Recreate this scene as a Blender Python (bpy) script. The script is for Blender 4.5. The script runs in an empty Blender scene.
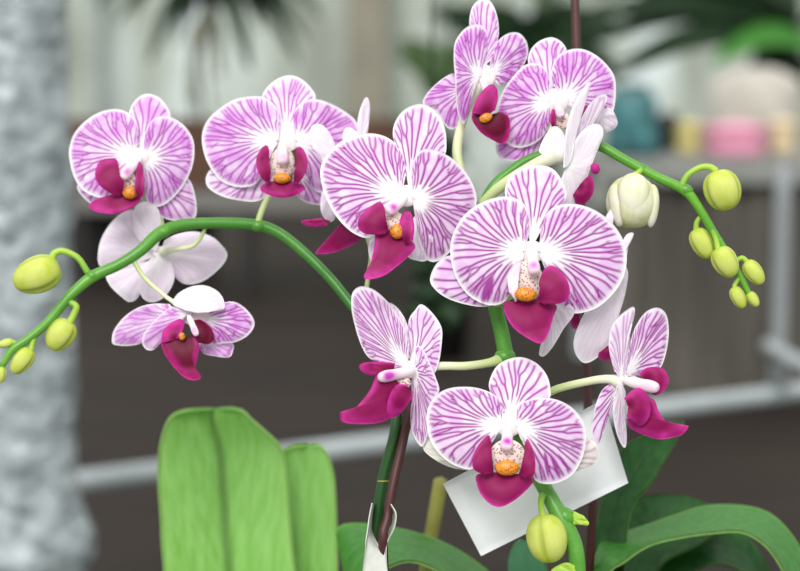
import bpy, math, random
import numpy as np
from mathutils import Vector, Matrix

# ------------------------------------------------------------------ camera, world, light
SC = bpy.context.scene
COL = SC.collection
CAMZ, PITCH = 1.25, math.radians(8.0)
FPX = 1973.0                      # focal length in pixels of an 800 px wide frame
D0 = 0.9                          # focus distance
U = D0 / FPX                      # one pixel at the focus distance, in metres
cam_d = bpy.data.cameras.new('camera'); cam = bpy.data.objects.new('camera', cam_d); COL.objects.link(cam)
cam.location = (0, 0, CAMZ); cam.rotation_euler = (math.pi / 2 - PITCH, 0, 0)
cam_d.sensor_width = 36; cam_d.lens = FPX / 800 * 36
cam_d.dof.use_dof = True; cam_d.dof.focus_distance = 0.893; cam_d.dof.aperture_fstop = 7.4
cam_d.clip_start = 0.02; cam_d.clip_end = 100
SC.camera = cam
RX = np.array([1.0, 0, 0]); FW = np.array([0, math.cos(PITCH), -math.sin(PITCH)]); UP = np.array([0, math.sin(PITCH), math.cos(PITCH)])
CAM = np.array([0, 0, CAMZ])

W = bpy.data.worlds.new('overcast'); SC.world = W; W.use_nodes = True
wn = W.node_tree.nodes; wl = W.node_tree.links
bg = wn['Background']
tc = wn.new('ShaderNodeTexCoord'); sp = wn.new('ShaderNodeSeparateXYZ'); cr = wn.new('ShaderNodeValToRGB')
wl.new(tc.outputs['Generated'], sp.inputs[0]); wl.new(sp.outputs['Z'], cr.inputs[0]); wl.new(cr.outputs[0], bg.inputs[0])
cr.color_ramp.elements[0].position = 0.0; cr.color_ramp.elements[0].color = (0.56, 0.60, 0.57, 1)
cr.color_ramp.elements[1].position = 0.6; cr.color_ramp.elements[1].color = (1.0, 1.0, 1.0, 1)
bg.inputs[1].default_value = 0.95
sun_d = bpy.data.lights.new('sun', 'SUN'); sun = bpy.data.objects.new('sun', sun_d); COL.objects.link(sun)
sun_d.energy = 2.1; sun_d.angle = math.radians(25); sun_d.color = (1.0, 0.98, 0.95)
sun.rotation_euler = (math.radians(50), math.radians(-14), 0)
SC.view_settings.view_transform = 'Standard'; SC.view_settings.look = 'None'
SC.view_settings.gamma = 1; SC.view_settings.use_curve_mapping = False
SC.view_settings.exposure = 0.32

# ------------------------------------------------------------------ helpers
rng = random.Random(7)

def P(px, py, dz=0.0):
    """photo pixel (800x571) and a depth behind the focus distance, in focus pixels"""
    px = np.asarray(px, float); py = np.asarray(py, float); dz = np.asarray(dz, float)
    d = D0 + dz * U
    return CAM + RX * (((px - 400) / FPX * d)[..., None]) + UP * (((285.5 - py) / FPX * d)[..., None]) + FW * (d[..., None])

def at(px, py, Y):
    """point seen at a photo pixel on the upright plane y = Y metres"""
    v = RX * (px - 400) / FPX + UP * (285.5 - py) / FPX + FW
    return CAM + v * (Y / v[1])

def lin(c):
    return tuple([(x / 255 / 12.92 if x <= 10 else ((x / 255 + 0.055) / 1.055) ** 2.4) for x in c]) + (1,)

def mesh_obj(name, V, F, mat, parent=None, attr=None, smooth=True, origin=None):
    me = bpy.data.meshes.new(name)
    V = np.asarray(V, float)
    if origin is None:
        origin = np.array(parent['o_world']) if (parent is not None and 'o_world' in parent.keys()) else (V.min(0) + V.max(0)) / 2 * np.array([1, 1, 0]) + np.array([0, 0, V[:, 2].min()])
        own = parent is None
    else:
        own = True
    me.from_pydata((V - origin).tolist(), [], F)
    if smooth:
        me.polygons.foreach_set('use_smooth', [True] * len(me.polygons))
    if attr is not None:
        a = me.color_attributes.new('pigment', 'FLOAT_COLOR', 'POINT')
        a.data.foreach_set('color', np.asarray(attr, float).ravel())
    me.materials.append(mat)
    me.update()
    o = bpy.data.objects.new(name, me); COL.objects.link(o)
    if parent is not None:
        o.parent = parent
        o['o_world'] = list(origin)
        LINK.append(o)
    else:
        o.location = origin; o['o_world'] = list(origin)
    return o
LINK = []

def empty(name, loc):
    o = bpy.data.objects.new(name, None); COL.objects.link(o); o.location = loc; o['o_world'] = list(loc)
    o.empty_display_size = 0.02
    return o

def tag(o, label=None, cat=None, group=None, kind=None):
    for k, v in (('label', label), ('category', cat), ('group', group), ('kind', kind)):
        if v: o[k] = v
    return o

def catmull(pts, n, closed=False):
    """resample a polyline of k-dim points by a centripetal-like Catmull-Rom, equal arc length"""
    p = np.asarray(pts, float)
    e0 = 2 * p[0] - p[1]; e1 = 2 * p[-1] - p[-2]
    q = np.vstack([e0, p, e1]); out = []
    for i in range(1, len(q) - 2):
        for t in np.linspace(0, 1, 14, endpoint=False):
            a, b, c, d = q[i - 1], q[i], q[i + 1], q[i + 2]
            out.append(0.5 * ((2 * b) + (-a + c) * t + (2 * a - 5 * b + 4 * c - d) * t * t + (-a + 3 * b - 3 * c + d) * t ** 3))
    out.append(p[-1]); out = np.array(out)
    s = np.r_[0, np.cumsum(np.linalg.norm(np.diff(out[:, :2], axis=0), axis=1))]
    if s[-1] < 1e-9: s = np.linspace(0, 1, len(s))
    x = np.linspace(0, s[-1], n)
    return np.stack([np.interp(x, s, out[:, k]) for k in range(out.shape[1])], 1)

def grid_faces(a, b, off=0, flip=False, wrap=False):
    F = []
    for i in range(a - 1):
        for j in range(b if wrap else b - 1):
            k = (j + 1) % b
            q = (off + i * b + j, off + i * b + k, off + (i + 1) * b + k, off + (i + 1) * b + j)
            F.append(q[::-1] if flip else q)
    return F

def grid_normals(G):
    gu = np.gradient(G, axis=0); gv = np.gradient(G, axis=1)
    n = np.cross(gu, gv); l = np.linalg.norm(n, axis=2, keepdims=True); l[l < 1e-14] = 1
    return n / l

def shell(name, G, thick, mat, parent, pig_f=None, pig_b=None, front_to_cam=True, rimtaper=True):
    """closed thin shell about the surface grid G; pigments for the front and the back skin"""
    N = grid_normals(G)
    view = G - CAM
    s = np.sign(np.mean(np.sum(N * view, axis=2)))
    if s == 0: s = 1
    if front_to_cam: s = -s        # N*s now points to the camera on average
    N = N * s
    a, b = G.shape[:2]
    th = np.full((a, b, 1), thick / 2)
    if rimtaper:
        th[-1] *= 0.35
    Vf = (G + N * th).reshape(-1, 3); Vb = (G - N * th).reshape(-1, 3)
    V = np.vstack([Vf, Vb]); n = a * b
    F = grid_faces(a, b, 0, s > 0 and False) + grid_faces(a, b, n, True)
    def rim(idx):
        for p, q in zip(idx[:-1], idx[1:]):
            F.append((p, p + n, q + n, q))
    rim([(a - 1) * b + j for j in range(b)]); rim([j for j in range(b)][::-1])
    rim([i * b for i in range(a)]); rim([i * b + b - 1 for i in range(a)][::-1])
    attr = None
    if pig_f is not None:
        attr = np.ones((2 * n, 4)); attr[:n, :3] = pig_f.reshape(-1, 3); attr[n:, :3] = (pig_b if pig_b is not None else pig_f).reshape(-1, 3)
    return mesh_obj(name, V, F, mat, parent, attr)

def sstep(a, b, x):
    t = np.clip((x - a) / (b - a), 0, 1); return t * t * (3 - 2 * t)

def veins(r, nt, L, rg, hw=0.95, dens=1.0, fork=.7, net=True):
    """branching vein field over the (r, t) grid; L outline length in px"""
    t = np.linspace(0, 1, nt)[None, :]; R = r[:, None]
    N = max(4, int(round(L * dens / 11.0)))
    out = np.zeros((len(r), nt)); br = []
    def wig(x, a, k, ph): return a * np.sin(k * x + ph)
    for i in range(N):
        t0 = (i + 0.5 + rg.uniform(-.16, .16)) / N
        a, k, ph = rg.uniform(.05, .2) / N, rg.uniform(6, 13), rg.uniform(0, 6.3)
        base = lambda x, t0=t0, a=a, k=k, ph=ph: t0 + wig(x, a, k, ph)
        r0 = rg.uniform(.22, .30) if i % 2 == 0 else rg.uniform(.30, .42)
        if rg.random() < fork:
            rf = rg.uniform(.46, .84); split = rg.uniform(.24, .33) / N; both = rg.random() < .6
            br.append((base, r0, rf + .03, 1.1))
            for s in (-1, 1):
                rf1 = rf + rg.uniform(0, .04); d1 = s * split * (1 if both or s == 1 else .25); stop = rg.uniform(.94, .99)
                c1 = lambda x, base=base, rf1=rf1, d1=d1: base(x) + d1 * sstep(rf1, rf1 + .12, x)
                br.append((c1, rf1, stop, .95))
        else:
            br.append((base, r0, rg.uniform(.93, .985), 1.1))
        if net and rg.random() < .45:                     # short links towards the neighbour near the rim
            q = rg.uniform(.70, .9); d = rg.choice((-1, 1)) * .5 / N
            br.append((lambda x, base=base, q=q, d=d: base(x) + d * sstep(q, q + .09, x), q, q + .10, .8))
    for f, r0, r1, w in br:
        tb = f(R)
        slope = np.gradient(tb[:, 0], r)[:, None] * L * R / (L / 3.0)
        dist = np.abs(t - tb) * L * R / np.sqrt(1 + slope ** 2)
        win = sstep(r0 - .03, r0 + .02, R) * (1 - sstep(r1 - .01, r1 + .02, R))
        out = np.maximum(out, np.exp(-(dist / (hw * w)) ** 2) * win)
    return out

def traced(crop, base, pts, g=(0, 0), z=0.0, cup=0.0, ruffle=0.9, nr=34, nt=None, curl=1.5, fan=0.55, bulge=0.0, rg=None, grads=None):
    """surface fanning from a base point to a traced outline; g = depth slope, cup = tip bends away (px)"""
    x0, y0, s = crop
    b = np.array([x0 + base[0] / s, y0 + base[1] / s])
    o = np.array([[x0 + p[0] / s, y0 + p[1] / s] for p in pts])
    rough = catmull(o, 200)
    slen = math.hypot(1, math.hypot(*g)) ** 0.5
    L = np.sum(np.linalg.norm(np.diff(rough, axis=0), axis=1)) * slen
    if nt is None: nt = int(np.clip(L / 1.5, 40, 230))
    B = catmull(o, nt)
    t = np.linspace(0, 1, nt)
    mid = B[int(nt * .3):int(nt * .7)].mean(0) - b; mid /= np.linalg.norm(mid) + 1e-9
    d = B - b; dl = np.linalg.norm(d, axis=1, keepdims=True)
    w = (fan * np.sin(np.pi * t) ** 0.7)[:, None]
    C = b + 0.5 * dl * ((1 - w) * d / (dl + 1e-9) + w * mid)
    r = np.linspace(0.03, 1, nr)
    q = r[:, None, None]
    X = (1 - q) ** 2 * b + 2 * q * (1 - q) * C[None] + q * q * B[None]
    dx = X[..., 0] - b[0]; dy = X[..., 1] - b[1]; Rm = dl.mean()
    rr = np.hypot(dx, dy) / Rm
    zz = z + g[0] * dx + g[1] * dy + cup * rr ** 2
    rg = rg or rng
    ph = rg.uniform(0, 6.3)
    zz += ruffle * (r[:, None] ** 2) * np.sin(t[None] * 15 + ph) + ruffle * .6 * (r[:, None] ** 2) * np.sin(t[None] * 31 + ph * 2)
    zz += curl * sstep(.84, 1, r)[:, None]
    zz -= bulge * np.sin(np.pi * np.clip(rr, 0, 1))
    traced.X = X
    G = P(X[..., 0], X[..., 1], zz)
    return G, r, t, L

def tube(name, pts, rad, mat, parent, n=12, steps=None, px=True, attr=None, knob=None, capround=True):
    """round tube through pixel points (x, y, dz) or world points; rad = radius per point (px)"""
    p = np.asarray(pts, float); rad = np.broadcast_to(np.asarray(rad, float), (len(p),))
    steps = steps or max(8, 6 * len(p))
    q = catmull(np.c_[p, rad], steps) if len(p) > 2 else np.linspace(np.r_[p[0], rad[0]], np.r_[p[-1], rad[-1]], steps)
    C = P(q[:, 0], q[:, 1], q[:, 2]) if px else q[:, :3]
    R = q[:, 3] * (U if px else 1)
    if knob:
        for (f, a, wd) in knob:
            R = R * (1 + a * np.exp(-((np.linspace(0, 1, steps) - f) / wd) ** 2))
    T = np.gradient(C, axis=0); T /= np.linalg.norm(T, axis=1, keepdims=True) + 1e-12
    ref = np.array([0, -1, 0.1]); ring = []
    a = np.cross(T[0], ref); a /= np.linalg.norm(a) + 1e-12
    Cs, Rs = list(C), list(R)
    for i in range(steps):
        a = a - T[i] * np.dot(a, T[i]); a /= np.linalg.norm(a) + 1e-12
        b = np.cross(T[i], a)
        th = np.linspace(0, 2 * np.pi, n, endpoint=False)
        ring.append(C[i] + R[i] * (np.cos(th)[:, None] * a + np.sin(th)[:, None] * b))
    V = np.vstack(ring); F = grid_faces(steps, n, 0, False, True)
    V = np.vstack([V, C[0] - T[0] * R[0] * .5, C[-1] + T[-1] * R[-1] * .6]); k = len(V) - 2
    for j in range(n):
        F.append((k, (j + 1) % n, j)); F.append((k + 1, (steps - 1) * n + j, (steps - 1) * n + (j + 1) % n))
    A = None
    if attr is not None:
        A = np.ones((len(V), 4)); A[:, :3] = 0
        f = np.repeat(np.linspace(0, 1, steps), n); A[:len(f), 0] = f; A[-1, 0] = 1
    return mesh_obj(name, V, F, mat, parent, A)

def blob(name, c, rad, mat, parent, rot=0.0, crop=(0, 0, 1), seg=28, rings=18, lump=0.0, egg=0.0, pig=None):
    """rounded body, centre (x, y, dz) in crop px, radii (rx, ry, rz)"""
    x0, y0, s = crop
    C = P(x0 + c[0] / s, y0 + c[1] / s, c[2]); u = np.linspace(0, np.pi, rings); v = np.linspace(0, 2 * np.pi, seg, endpoint=False)
    uu, vv = np.meshgrid(u, v, indexing='ij')
    X = np.sin(uu) * np.cos(vv); Z = np.sin(uu) * np.sin(vv); Y = np.cos(uu)
    k = 1 + egg * Y
    if lump: k = k * (1 + lump * np.sin(7 * vv + 3 * uu) * np.sin(6 * uu + 1) + lump * .6 * np.sin(11 * vv) * np.cos(9 * uu))
    X = X * k * rad[0] / s; Z = Z * k * rad[2] / s; Y = Y * (rad[1] / s)
    ca, sa = math.cos(rot), math.sin(rot)
    x = X * ca - Y * sa; y = X * sa + Y * ca
    V = C + (RX * x[..., None] + UP * y[..., None] + FW * Z[..., None]) * U
    A = None
    if pig is not None:
        A = np.ones((rings * seg, 4)); A[:, :3] = pig(X, Y, Z, uu, vv).reshape(-1, 3)
    return mesh_obj(name, V.reshape(-1, 3), grid_faces(rings, seg, 0, False, True), mat, parent, A)

# ------------------------------------------------------------------ materials
def new_mat(name, rough=0.5):
    m = bpy.data.materials.new(name); m.use_nodes = True
    b = m.node_tree.nodes['Principled BSDF']; b.inputs['Roughness'].default_value = rough
    return m, m.node_tree.nodes, m.node_tree.links, b

def mixrgb(nd, ln, fac, a, b, mode='MIX'):
    x = nd.new('ShaderNodeMix'); x.data_type = 'RGBA'; x.blend_type = mode
    for sock, v in ((x.inputs[0], fac), (x.inputs[6], a), (x.inputs[7], b)):
        if hasattr(v, 'is_output') or isinstance(v, bpy.types.NodeSocket): ln.new(v, sock)
        else: sock.default_value = v
    return x.outputs[2]

def noise(nd, ln, scale, detail=3, coord='Object', stretch=None):
    tc = nd.new('ShaderNodeTexCoord'); n = nd.new('ShaderNodeTexNoise'); n.inputs['Scale'].default_value = scale; n.inputs['Detail'].default_value = detail
    if stretch:
        mp = nd.new('ShaderNodeMapping'); mp.inputs['Scale'].default_value = stretch
        ln.new(tc.outputs[coord], mp.inputs[0]); ln.new(mp.outputs[0], n.inputs['Vector'])
    else: ln.new(tc.outputs[coord], n.inputs['Vector'])
    return n.outputs['Fac']

def ramp(nd, ln, fac, stops):
    r = nd.new('ShaderNodeValToRGB'); e = r.color_ramp.elements
    while len(e) < len(stops): e.new(0.5)
    for k, (p, c) in enumerate(stops): e[k].position = p; e[k].color = c
    ln.new(fac, r.inputs[0]); return r.outputs[0]

def translucent(nd, ln, bsdf, color, amt):
    t = nd.new('ShaderNodeBsdfTranslucent'); mx = nd.new('ShaderNodeMixShader'); mx.inputs[0].default_value = amt
    if isinstance(color, bpy.types.NodeSocket): ln.new(color, t.inputs[0])
    else: t.inputs[0].default_value = color
    out = [n for n in nd if n.type == 'OUTPUT_MATERIAL'][0]
    ln.new(bsdf.outputs[0], mx.inputs[1]); ln.new(t.outputs[0], mx.inputs[2]); ln.new(mx.outputs[0], out.inputs[0])

def plain(name, rgb, rough=0.5, vary=0.12, scale=40, metal=0, bump=0.0, trans=0.0, stretch=None):
    m, nd, ln, b = new_mat(name, rough)
    c = lin(rgb); f = noise(nd, ln, scale, 4, 'Object', stretch)
    dk = tuple(x * (1 - vary * 2) for x in c[:3]) + (1,); lt = tuple(min(1, x * (1 + vary * 2)) for x in c[:3]) + (1,)
    o = ramp(nd, ln, f, [(0.3, dk), (0.7, lt)]); ln.new(o, b.inputs['Base Color'])
    b.inputs['Metallic'].default_value = metal
    if bump:
        bp = nd.new('ShaderNodeBump'); bp.inputs['Strength'].default_value = bump; bp.inputs['Distance'].default_value = 0.002
        ln.new(f, bp.inputs['Height']); ln.new(bp.outputs[0], b.inputs['Normal'])
    if trans: translucent(nd, ln, b, o, trans)
    return m

def petal_mat(name, vein, wash, ground, trans=0.3):
    m, nd, ln, b = new_mat(name, 0.55)
    a = nd.new('ShaderNodeAttribute'); a.attribute_name = 'pigment'
    s = nd.new('ShaderNodeSeparateColor'); ln.new(a.outputs['Color'], s.inputs[0])
    n = noise(nd, ln, 160, 2)
    mul = nd.new('ShaderNodeMath'); mul.operation = 'MULTIPLY_ADD'; ln.new(n, mul.inputs[0]); mul.inputs[1].default_value = 2.2; mul.inputs[2].default_value = -0.35
    m2 = nd.new('ShaderNodeMath'); m2.operation = 'MULTIPLY'; m2.use_clamp = True; ln.new(mul.outputs[0], m2.inputs[0]); ln.new(s.outputs[1], m2.inputs[1])
    c = mixrgb(nd, ln, m2.outputs[0], lin(ground), lin(wash))
    c = mixrgb(nd, ln, s.outputs[2], c, lin((222, 226, 176)))
    c = mixrgb(nd, ln, s.outputs[0], c, lin(vein))
    ln.new(c, b.inputs['Base Color'])
    b.inputs['Specular IOR Level'].default_value = 0.25
    bp = nd.new('ShaderNodeBump'); bp.inputs['Strength'].default_value = 0.25; bp.inputs['Distance'].default_value = 0.0006
    inv = nd.new('ShaderNodeMath'); inv.operation = 'SUBTRACT'; inv.inputs[0].default_value = 1; ln.new(s.outputs[0], inv.inputs[1])
    ln.new(inv.outputs[0], bp.inputs['Height']); ln.new(bp.outputs[0], b.inputs['Normal'])
    translucent(nd, ln, b, c, trans)
    return m

M = {}
M['petal'] = petal_mat('striped_petal', (160, 8, 152), (240, 204, 244), (252, 249, 253))
M['petal_far'] = petal_mat('striped_petal_pale', (172, 24, 172), (230, 172, 237), (252, 248, 253))
M['lip'] = petal_mat('magenta_lip', (88, 0, 44), (200, 48, 150), (140, 8, 82), 0.15)
M['lip_dark'] = petal_mat('crimson_lip', (58, 0, 24), (196, 34, 132), (100, 4, 44), 0.1)
M['column'] = petal_mat('column_white', (205, 60, 190), (238, 205, 225), (248, 238, 240), 0.2)
M['bud'] = petal_mat('bud_green', (120, 140, 40), (190, 208, 66), (220, 226, 130), 0.2)
M['bud_white'] = petal_mat('bud_white', (150, 96, 120), (206, 216, 130), (246, 244, 226), 0.2)

def callus_mat():
    m, nd, ln, b = new_mat('callus_orange', 0.4)
    tc = nd.new('ShaderNodeTexCoord'); v = nd.new('ShaderNodeTexVoronoi'); v.inputs['Scale'].default_value = 900; ln.new(tc.outputs['Object'], v.inputs['Vector'])
    c = ramp(nd, ln, v.outputs['Distance'], [(0.18, lin((150, 48, 34))), (0.42, lin((222, 140, 34)))]); ln.new(c, b.inputs['Base Color'])
    return m
M['callus'] = callus_mat()
def cup_mat():
    m, nd, ln, b = new_mat('speckled_throat', 0.5)
    tc = nd.new('ShaderNodeTexCoord'); v = nd.new('ShaderNodeTexVoronoi'); v.inputs['Scale'].default_value = 800; ln.new(tc.outputs['Object'], v.inputs['Vector'])
    c = ramp(nd, ln, v.outputs['Distance'], [(0.22, lin((140, 84, 104))), (0.42, lin((228, 208, 200)))]); ln.new(c, b.inputs['Base Color'])
    return m
M['cup'] = cup_mat()
def stem_mat(name, stops):
    m, nd, ln, b = new_mat(name, 0.38)
    a = nd.new('ShaderNodeAttribute'); a.attribute_name = 'pigment'
    sp_ = nd.new('ShaderNodeSeparateColor'); ln.new(a.outputs['Color'], sp_.inputs[0])
    c = ramp(nd, ln, sp_.outputs[0], [(p, lin(q)) for p, q in stops])
    f = noise(nd, ln, 60, 3); c0 = ramp(nd, ln, f, [(0.3, (.72, .78, .7, 1)), (0.7, (1.1, 1.05, 1.05, 1))])
    c = mixrgb(nd, ln, 1.0, c, c0, 'MULTIPLY')
    f2 = noise(nd, ln, 1500, 1); c2 = ramp(nd, ln, f2, [(0.35, (0.82, 0.82, 0.82, 1)), (0.6, (1, 1, 1, 1))])
    c = mixrgb(nd, ln, 1.0, c, c2, 'MULTIPLY'); ln.new(c, b.inputs['Base Color'])
    return m
M['stem'] = stem_mat('stem_green', [(0, (84, 150, 44)), (1, (84, 150, 44))])
M['stem_a'] = stem_mat('stem_green_shaded_base', [(0, (26, 64, 26)), (.34, (30, 78, 28)), (.5, (48, 118, 36)), (.8, (82, 150, 46)), (1, (110, 172, 58))])  # lower stem darkened in the colour itself, for the shade it stands in
M['stem_b'] = stem_mat('stem_green_fresh', [(0, (74, 142, 44)), (.3, (92, 158, 56)), (.6, (70, 140, 40)), (1, (112, 180, 48))])
M['stem_dark'] = plain('stem_dark_green', (38, 82, 32), 0.45, 0.2, 60)
def pedicel_mat(name, a0, a1):
    m, nd, ln, b = new_mat(name, 0.45)
    a = nd.new('ShaderNodeAttribute'); a.attribute_name = 'pigment'
    s = nd.new('ShaderNodeSeparateColor'); ln.new(a.outputs['Color'], s.inputs[0])
    c = ramp(nd, ln, s.outputs[0], [(0.0, lin(a0)), (0.45, lin(a1)), (1, lin((240, 240, 225)))]); ln.new(c, b.inputs['Base Color'])
    translucent(nd, ln, b, c, 0.15)
    return m
M['pedicel'] = pedicel_mat('pedicel_pale', (176, 200, 120), (222, 228, 180))
M['budstalk'] = pedicel_mat('bud_stalk_green', (120, 178, 58), (160, 200, 66))
M['budstalk'].node_tree.nodes['Color Ramp'].color_ramp.elements[2].color = lin((178, 208, 78))

def leaf_mat(name, a, b_, trans=0.25, rough=0.45):
    m, nd, ln, b = new_mat(name, rough); b.inputs['Specular IOR Level'].default_value = 0.3
    at_ = nd.new('ShaderNodeAttribute'); at_.attribute_name = 'pigment'
    s = nd.new('ShaderNodeSeparateColor'); ln.new(at_.outputs['Color'], s.inputs[0])
    f = noise(nd, ln, 60, 5, 'Object', (4, 4, .15)); c = ramp(nd, ln, f, [(0.25, lin(a)), (0.75, lin(b_))])
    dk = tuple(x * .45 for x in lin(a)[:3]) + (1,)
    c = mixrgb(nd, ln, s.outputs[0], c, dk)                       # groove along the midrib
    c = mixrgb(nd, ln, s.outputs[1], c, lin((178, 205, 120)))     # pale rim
    ln.new(c, b.inputs['Base Color']); translucent(nd, ln, b, c, trans)
    return m
M['leaf'] = leaf_mat('leaf_fresh_green', (128, 188, 84), (160, 212, 122))
M['leaf_mid'] = leaf_mat('leaf_mid_green', (50, 116, 40), (78, 146, 54))
M['leaf_deep'] = leaf_mat('leaf_deep_green', (16, 62, 18), (38, 96, 32), 0.12)
M['leaf_blue'] = leaf_mat('leaf_blue_green', (70, 135, 95), (90, 152, 108), 0.15)
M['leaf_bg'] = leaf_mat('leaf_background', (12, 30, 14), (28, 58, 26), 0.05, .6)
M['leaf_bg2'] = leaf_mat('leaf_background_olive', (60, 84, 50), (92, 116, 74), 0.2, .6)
M['root'] = plain('aerial_root_grey', (120, 122, 105), 0.8, 0.2, 30)
M['maroon'] = plain('stake_maroon', (70, 30, 30), 0.5, 0.15, 40)
M['yellow'] = plain('stake_olive', (140, 138, 62), 0.6, 0.15, 30)
M['paper'] = plain('paper_white', (246, 249, 251), 0.7, 0.02, 60, trans=.15)
M['paper2'] = plain('paper_grey_white', (214, 216, 208), 0.7, 0.05, 200, trans=.1)
M['pot'] = plain('terracotta', (150, 86, 58), 0.8, 0.12, 30)
M['bark'] = plain('bark_mix', (70, 52, 38), 0.9, 0.35, 120, bump=1)
M['pipe_dull'] = plain('dull_pipe', (132, 138, 140), 0.6, 0.06, 12)
M['pipe'] = plain('galvanised_pipe', (160, 168, 170), 0.35, 0.06, 12, metal=0.1)
M['bench'] = plain('bench_grey', (128, 130, 126), 0.7, 0.08, 12)
M['brown'] = plain('brown_board', (84, 56, 42), 0.8, 0.15, 3, stretch=(1, 1, 6))
M['black'] = plain('dark_plastic', (26, 22, 22), 0.7, 0.2, 5)
M['greyrail'] = plain('grey_rail', (112, 110, 106), 0.7, 0.06, 5)

def petal(kind, fl, crop, base, pts, g=(0, 0), z=0.0, cup=5.0, back=False, mat='petal', dens=1.0, hw=None, white=0.3, blot=(), vein=1.0, wash=1.0, green=0.0, **kw):
    """petal or sepal with branching veins; back=True when its outer side is turned to the camera"""
    G, r, t, L = traced(crop, base, pts, g, z, cup, **kw)
    nt = len(t); R = r[:, None]
    v = veins(r, nt, L, rng, hw or 1.12, dens, .88 if kind == 'petal' else .5, kind == 'petal')
    side = np.minimum(t, 1 - t)[None] * L * R
    edge = (1 - sstep(.925 , .985, R)) * sstep(.8, 3.2, side)
    core = sstep(white * .6, white * 1.45, R)
    v = v * edge * (0.12 + 0.88 * core) * sstep(.08, .2, R) * vein
    w = sstep(white, white + .35, R) * edge * wash + 0 * t[None]
    for (bx, by, ba, bb, rot) in blot:
        X = traced.X; ux = X[..., 0] - (crop[0] + bx / crop[2]); uy = X[..., 1] - (crop[1] + by / crop[2]); ca, sa = math.cos(rot), math.sin(rot)
        e_ = ((ux * ca + uy * sa) / (ba / crop[2])) ** 2 + ((-ux * sa + uy * ca) / (bb / crop[2])) ** 2
        v = np.maximum(v, .85 * (1 - sstep(.5, 1.3, e_)))
    z0 = np.zeros_like(v) + np.clip(green, 0, 1) * (.35 + .5 * (1 - sstep(.3, 1, R)))
    front = np.stack([np.clip(v, 0, 1) ** .8, np.clip(w, 0, 1), z0], -1)
    bk = np.stack([v * .09, w * .05, z0 + .10 * (1 - sstep(0, .6, R))], -1)
    return shell(kind, G, 0.00055, M[mat], fl, front, bk, not back)

def lobe(fl, crop, base, pts, g=(0, 0), z=0.0, cup=0.0, mat='lip', name='lip_lobe', edge=0.55, flip=False, **kw):
    kw.setdefault('curl', 1.0); kw.setdefault('ruffle', 0.3); kw.setdefault('bulge', 3.5)
    G, r, t, L = traced(crop, base, pts, g, z, cup, nr=20, **kw)
    R = r[:, None]; e = sstep(edge, 1.02, R) + 0 * t[None]
    a = np.stack([.5 * (1 - sstep(0, .5, R)) + 0 * t[None], e, 0 * e], -1)
    return shell(name, G, 0.0009, M[mat], fl, a, a * np.array([.3, 1, 1]), not flip)

def column(fl, crop, a, b, r, z=(-20, -26), tip=0.5, hw=1.0):
    """finger of the flower: pale capsule from a to b, magenta patch near its end"""
    x0, y0, s = crop
    A = P(x0 + a[0] / s, y0 + a[1] / s, z[0]); B = P(x0 + b[0] / s, y0 + b[1] / s, z[1]); rr = r / s * U
    ax = B - A; Ln = np.linalg.norm(ax); ax /= Ln
    s1 = np.cross(ax, FW); s1 /= np.linalg.norm(s1) + 1e-9; s2 = np.cross(ax, s1)
    n, m = 22, 20; V = []; C = []
    for i in range(n):
        f = i / (n - 1); th = np.pi * f
        pos = A + ax * (Ln * (0.5 - 0.5 * math.cos(th) * 1.25))
        rad = rr * (math.sin(th) ** 0.55 if 0 < f < 1 else 0) * (0.66 + 0.42 * f - .12 * math.exp(-((f - .52) / .1) ** 2))
        for j in range(m):
            p = 2 * math.pi * j / m
            d = s1 * math.cos(p) + s2 * math.sin(p) * .9
            V.append(pos + d * rad)
            camf = max(0, math.sin(p))
            C.append([min(1, 1.7 * tip * math.exp(-((f - .70) / .12) ** 2) * camf ** 3), 0.7 * f, 0, 1])
    return mesh_obj('column', np.array(V), grid_faces(n, m, 0, False, True), M['column'], fl, np.array(C))

def flower(parent, pts, rad, label=None, knob=0.5):
    """the flower's own stalk; petals, sepals and lip are its children"""
    o = tube('flower', pts, rad, M['pedicel'], parent, n=14, steps=40, attr=1, knob=[(0.97, knob, .08)])
    if label: o['label'] = label
    return o

def bud(parent, crop, a, b, w, z=0.0, stalk=None, mat='bud', dz=0.0, srad=3.0, phase=0.6, tipw=0.55):
    """egg shaped bud from its stalk end a to its tip b, half width w; three grooves between the sepals"""
    x0, y0, s = crop
    A = P(x0 + a[0] / s, y0 + a[1] / s, z); B = P(x0 + b[0] / s, y0 + b[1] / s, z + dz); rr = w / s * U
    ax = B - A; Ln = np.linalg.norm(ax); ax /= Ln
    s1 = np.cross(ax, FW); s1 /= np.linalg.norm(s1); s2 = np.cross(ax, s1)
    n, m = 30, 48; V = []; C = []
    for i in range(n):
        f = i / (n - 1); th = np.pi * f
        ff = 0.5 - 0.5 * math.cos(th)
        rad = rr * (math.sin(th) ** 0.82 if 0 < f < 1 else 0) * (1.06 - 0.25 * (ff - .35) * tipw * 2)
        for j in range(m):
            p = 2 * math.pi * j / m
            gpos = min(abs(((p - phase + k) % (2 * math.pi / 3)) - 0) for k in (0,))
            gd = min(gpos, 2 * math.pi / 3 - gpos)
            gr = math.exp(-(gd / .14) ** 2)
            fine = 0.5 + 0.5 * math.cos(p * 24)
            d = s1 * math.cos(p) + s2 * math.sin(p)
            V.append(A + ax * (Ln * ff) + d * rad * (1 - 0.10 * gr * math.sin(th)))
            C.append([0.55 * gr * math.sin(th) + .05 * fine * math.sin(th) ** 2, 0.35 + 0.65 * abs(math.cos(th)), 0, 1])
    o = mesh_obj('bud', np.array(V), grid_faces(n, m, 0, False, True), M[mat], parent, np.array(C))
    if stalk:
        tube('bud_stalk', stalk, srad, M['budstalk'], o, n=12, steps=28, attr=1)
    return o

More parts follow.
